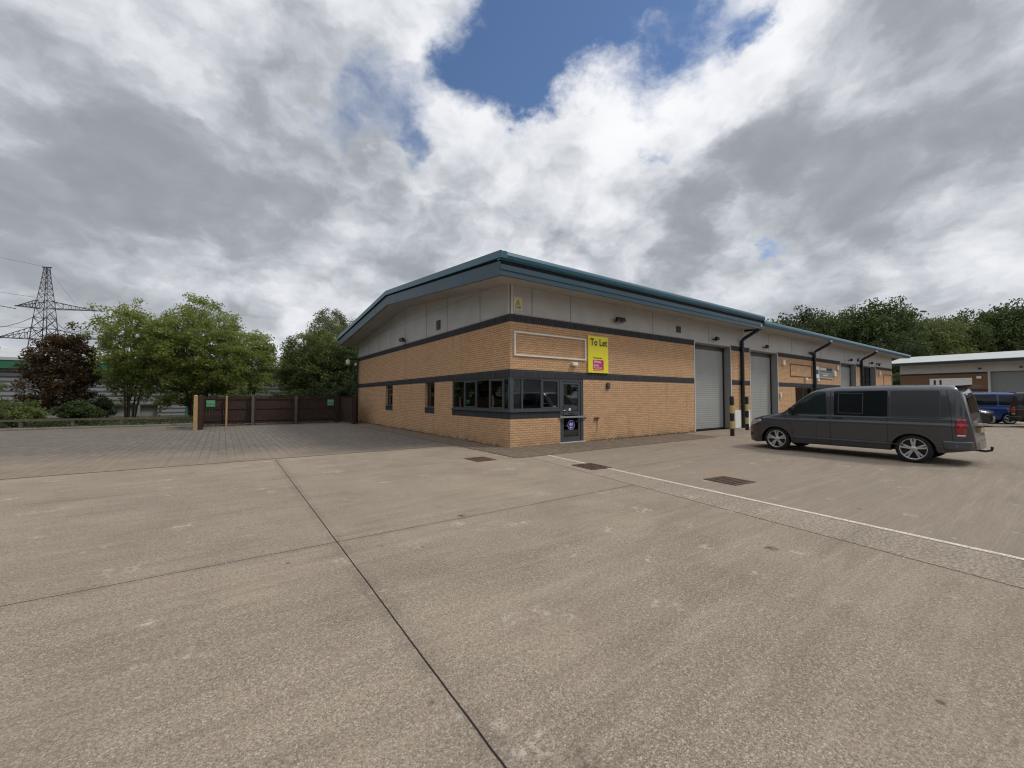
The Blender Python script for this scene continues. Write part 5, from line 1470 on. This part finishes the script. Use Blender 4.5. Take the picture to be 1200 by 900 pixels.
for p in protos: 
    if 'used' in p: del p['used']
for o in list(bpy.data.objects):
    if 'used' in o: del o['used']
# low scrub under the far trees
rs = np.random.RandomState(9)
n = 1500
A = rs.uniform(60, 150, n); B = rs.uniform(-70, 70, n)
cen = np.stack([60+rs.random(n)*55+20, B, 1.0+rs.random(n)*3.6], 1)
cen[:, 0] = np.maximum(cen[:, 0], 78)
o = leaf_object('woodland_scrub', leaves(cen, 26, 1.6, .26, rs, .8), M['leaf_dark'], None); o['kind'] = 'stuff'

# ------------------------------------------------------------ pylon
def pt(u, D, v=None, z=None):
    a = (u-600)/478.8*D
    x = CAMP.x + a*.8163 + D*.5777; y = CAMP.y - a*.5777 + D*.8163
    return Vector((x, y, z if z is not None else 1.6 + (466-v)/479*D))
PB = pt(49.5, 140, z=0)
rot = math.atan2(-.5777, .8163)      # arms lie across the view
py = thing('electricity_pylon', 'tall dark lattice electricity pylon behind the copper tree', 'pylon', PB, rot + radians(12))
lev = [(0, 11.6), (5, 10.6), (10, 9.5), (14.5, 8.6), (18.5, 7.8), (21.7, 7.15), (25.4, 6.4), (29, 5.75), (32.3, 5.1), (34.9, 4.4), (37.2, 3.8), (39.3, 3.2), (41.2, 2.75), (43, 2.3), (44.9, 1.9), (46.6, 1.6)]
lev = [(z, w*.66) for z, w in lev]
m = MB()
def cor(z, w, i): return Vector(((-1,1,1,-1)[i]*w/2, (-1,-1,1,1)[i]*w/2, z))
for (z0, w0), (z1, w1) in zip(lev[:-1], lev[1:]):
    for i in range(4):
        m.bar(cor(z0,w0,i), cor(z1,w1,i), .24 if z0 < 28 else .17)
        j = (i+1) % 4; th_ = .12 if z0 < 28 else .085
        m.bar(cor(z0,w0,i), cor(z1,w1,j), th_); m.bar(cor(z0,w0,j), cor(z1,w1,i), th_)
        m.bar(cor(z1,w1,i), cor(z1,w1,j), th_)
m.bar((-1.4,0,46.7), (1.4,0,46.7), .3, .25); m.build('mast', M['pylon'], py)
def arm(tipx, tipz, z0, z1, w):
    m = MB(); sg = 1 if tipx > 0 else -1
    a = [Vector((sg*w/2, -w/2, z0)), Vector((sg*w/2, w/2, z0))]; b = [Vector((sg*w/2, -w/2, z1)), Vector((sg*w/2, w/2, z1))]
    T = Vector((tipx, 0, tipz)); n = 6
    for k in range(2):
        m.bar(a[k], T, .17); m.bar(b[k], T, .17)
        for i in range(n):
            p = a[k].lerp(T, i/n); q_ = b[k].lerp(T, i/n); p2 = a[k].lerp(T, (i+1)/n)
            m.bar(p, q_, .08)
            if i < n-1: m.bar(q_, p2, .08)
    for i in range(n):
        m.bar(a[0].lerp(T, i/n), a[1].lerp(T, (i+1)/n), .08); m.bar(a[0].lerp(T, i/n), a[1].lerp(T, i/n), .08)
    m.bar(T+Vector((-sg*1.2,0,0)), T+Vector((sg*.3,0,0)), .5, .35)
    m.build('cross_arm', M['pylon'], py)
A1L, A1R, A2L, A2R = (-8.2, 32.9), (14.6, 32.2), (-13.2, 21.9), (15.5, 22.2)
arm(A1L[0], A1L[1], 32.3, 34.9, 3.2); arm(A1R[0], A1R[1], 32.3, 34.9, 3.2)
arm(A2L[0], A2L[1], 21.7, 25.4, 4.5); arm(A2R[0], A2R[1], 21.7, 25.4, 4.5)
c_, s_ = cos(rot+radians(12)), sin(rot+radians(12))
def loc2w(x, z, y=0): return Vector((PB.x + x*c_ - y*s_, PB.y + x*s_ + y*c_, z))
def ins(a, b):
    m = MB(); a, b = Vector(a), Vector(b); n = 12; pts = []; rr = []
    for i in range(n*2+1): pts.append(a.lerp(b, i/(2*n))); rr.append(.17 if i % 2 else .07)
    m.tube(pts, rr, 8); m.build('insulator_string', M['pylon'], py)
ins((14.4,-.3,31.0), (17.6,-3,26.8)); ins((14.8,.3,31.0), (18.2,-2.6,26.8)); ins((-8.2,0,31.9), (-14,-3,32.8)); ins((-13.2,0,21.0), (-9.5,-3,17.6)); ins((-13.4,0,21.2), (-18.5,-3,21.4))
def cable(pts, sag, rad, label):
    m = MB(); out = []
    for a, b in zip(pts[:-1], pts[1:]):
        for i in range(24):
            t_ = i/24; p = a.lerp(b, t_); p = Vector(p); p.z -= sag*4*t_*(1-t_); out.append(p)
    out.append(pts[-1]); m.tube(out, rad, 5)
    o = m.build('power_cable', M['pylon'], None, smooth=True); tag(o, label, 'cable', 'cables strung from the pylon')
cable([loc2w(-14, 32.8, -3), loc2w(-60, 41, -20)], 1.5, .07, 'conductor leaving the upper left arm towards the left')
cable([loc2w(-2, 36.0, 0), loc2w(-60, 46, -12)], 1.2, .045, 'thin wire above the upper left arm')
cable([loc2w(0, 46.8, 0), loc2w(-70, 62, -12)], 1.2, .035, 'earth wire from the pylon peak to the left')
cable([loc2w(0, 46.8, 0), loc2w(60, 5, -50)], 1.5, .03, 'earth wire from the pylon peak falling to the right')
cable([loc2w(2.0, 30.5, -1), loc2w(14.8, 27.5, -2)], 4.6, .085, 'looped jumper wire below the upper right arm')
cable([loc2w(-2.0, 29.5, -1), loc2w(-30, 33, -6)], 6.5, .085, 'looped jumper wire below the upper left arm')
cable([loc2w(17.6, 26.8, -3), loc2w(60, -12, -30)], .5, .07, 'conductor falling right from the upper right arm')
cable([loc2w(18.2, 26.8, -2.6), loc2w(61, -11, -29)], .5, .07, 'second conductor falling right beside the first')
cable([loc2w(-18.5, 21.4, -3), loc2w(-60, 23, -20)], 1.0, .07, 'conductor leaving the lower left arm')
cable([loc2w(-3, 25.5, 0), loc2w(-60, 29.5, -12)], 1.2, .045, 'thin wire above the lower left arm')
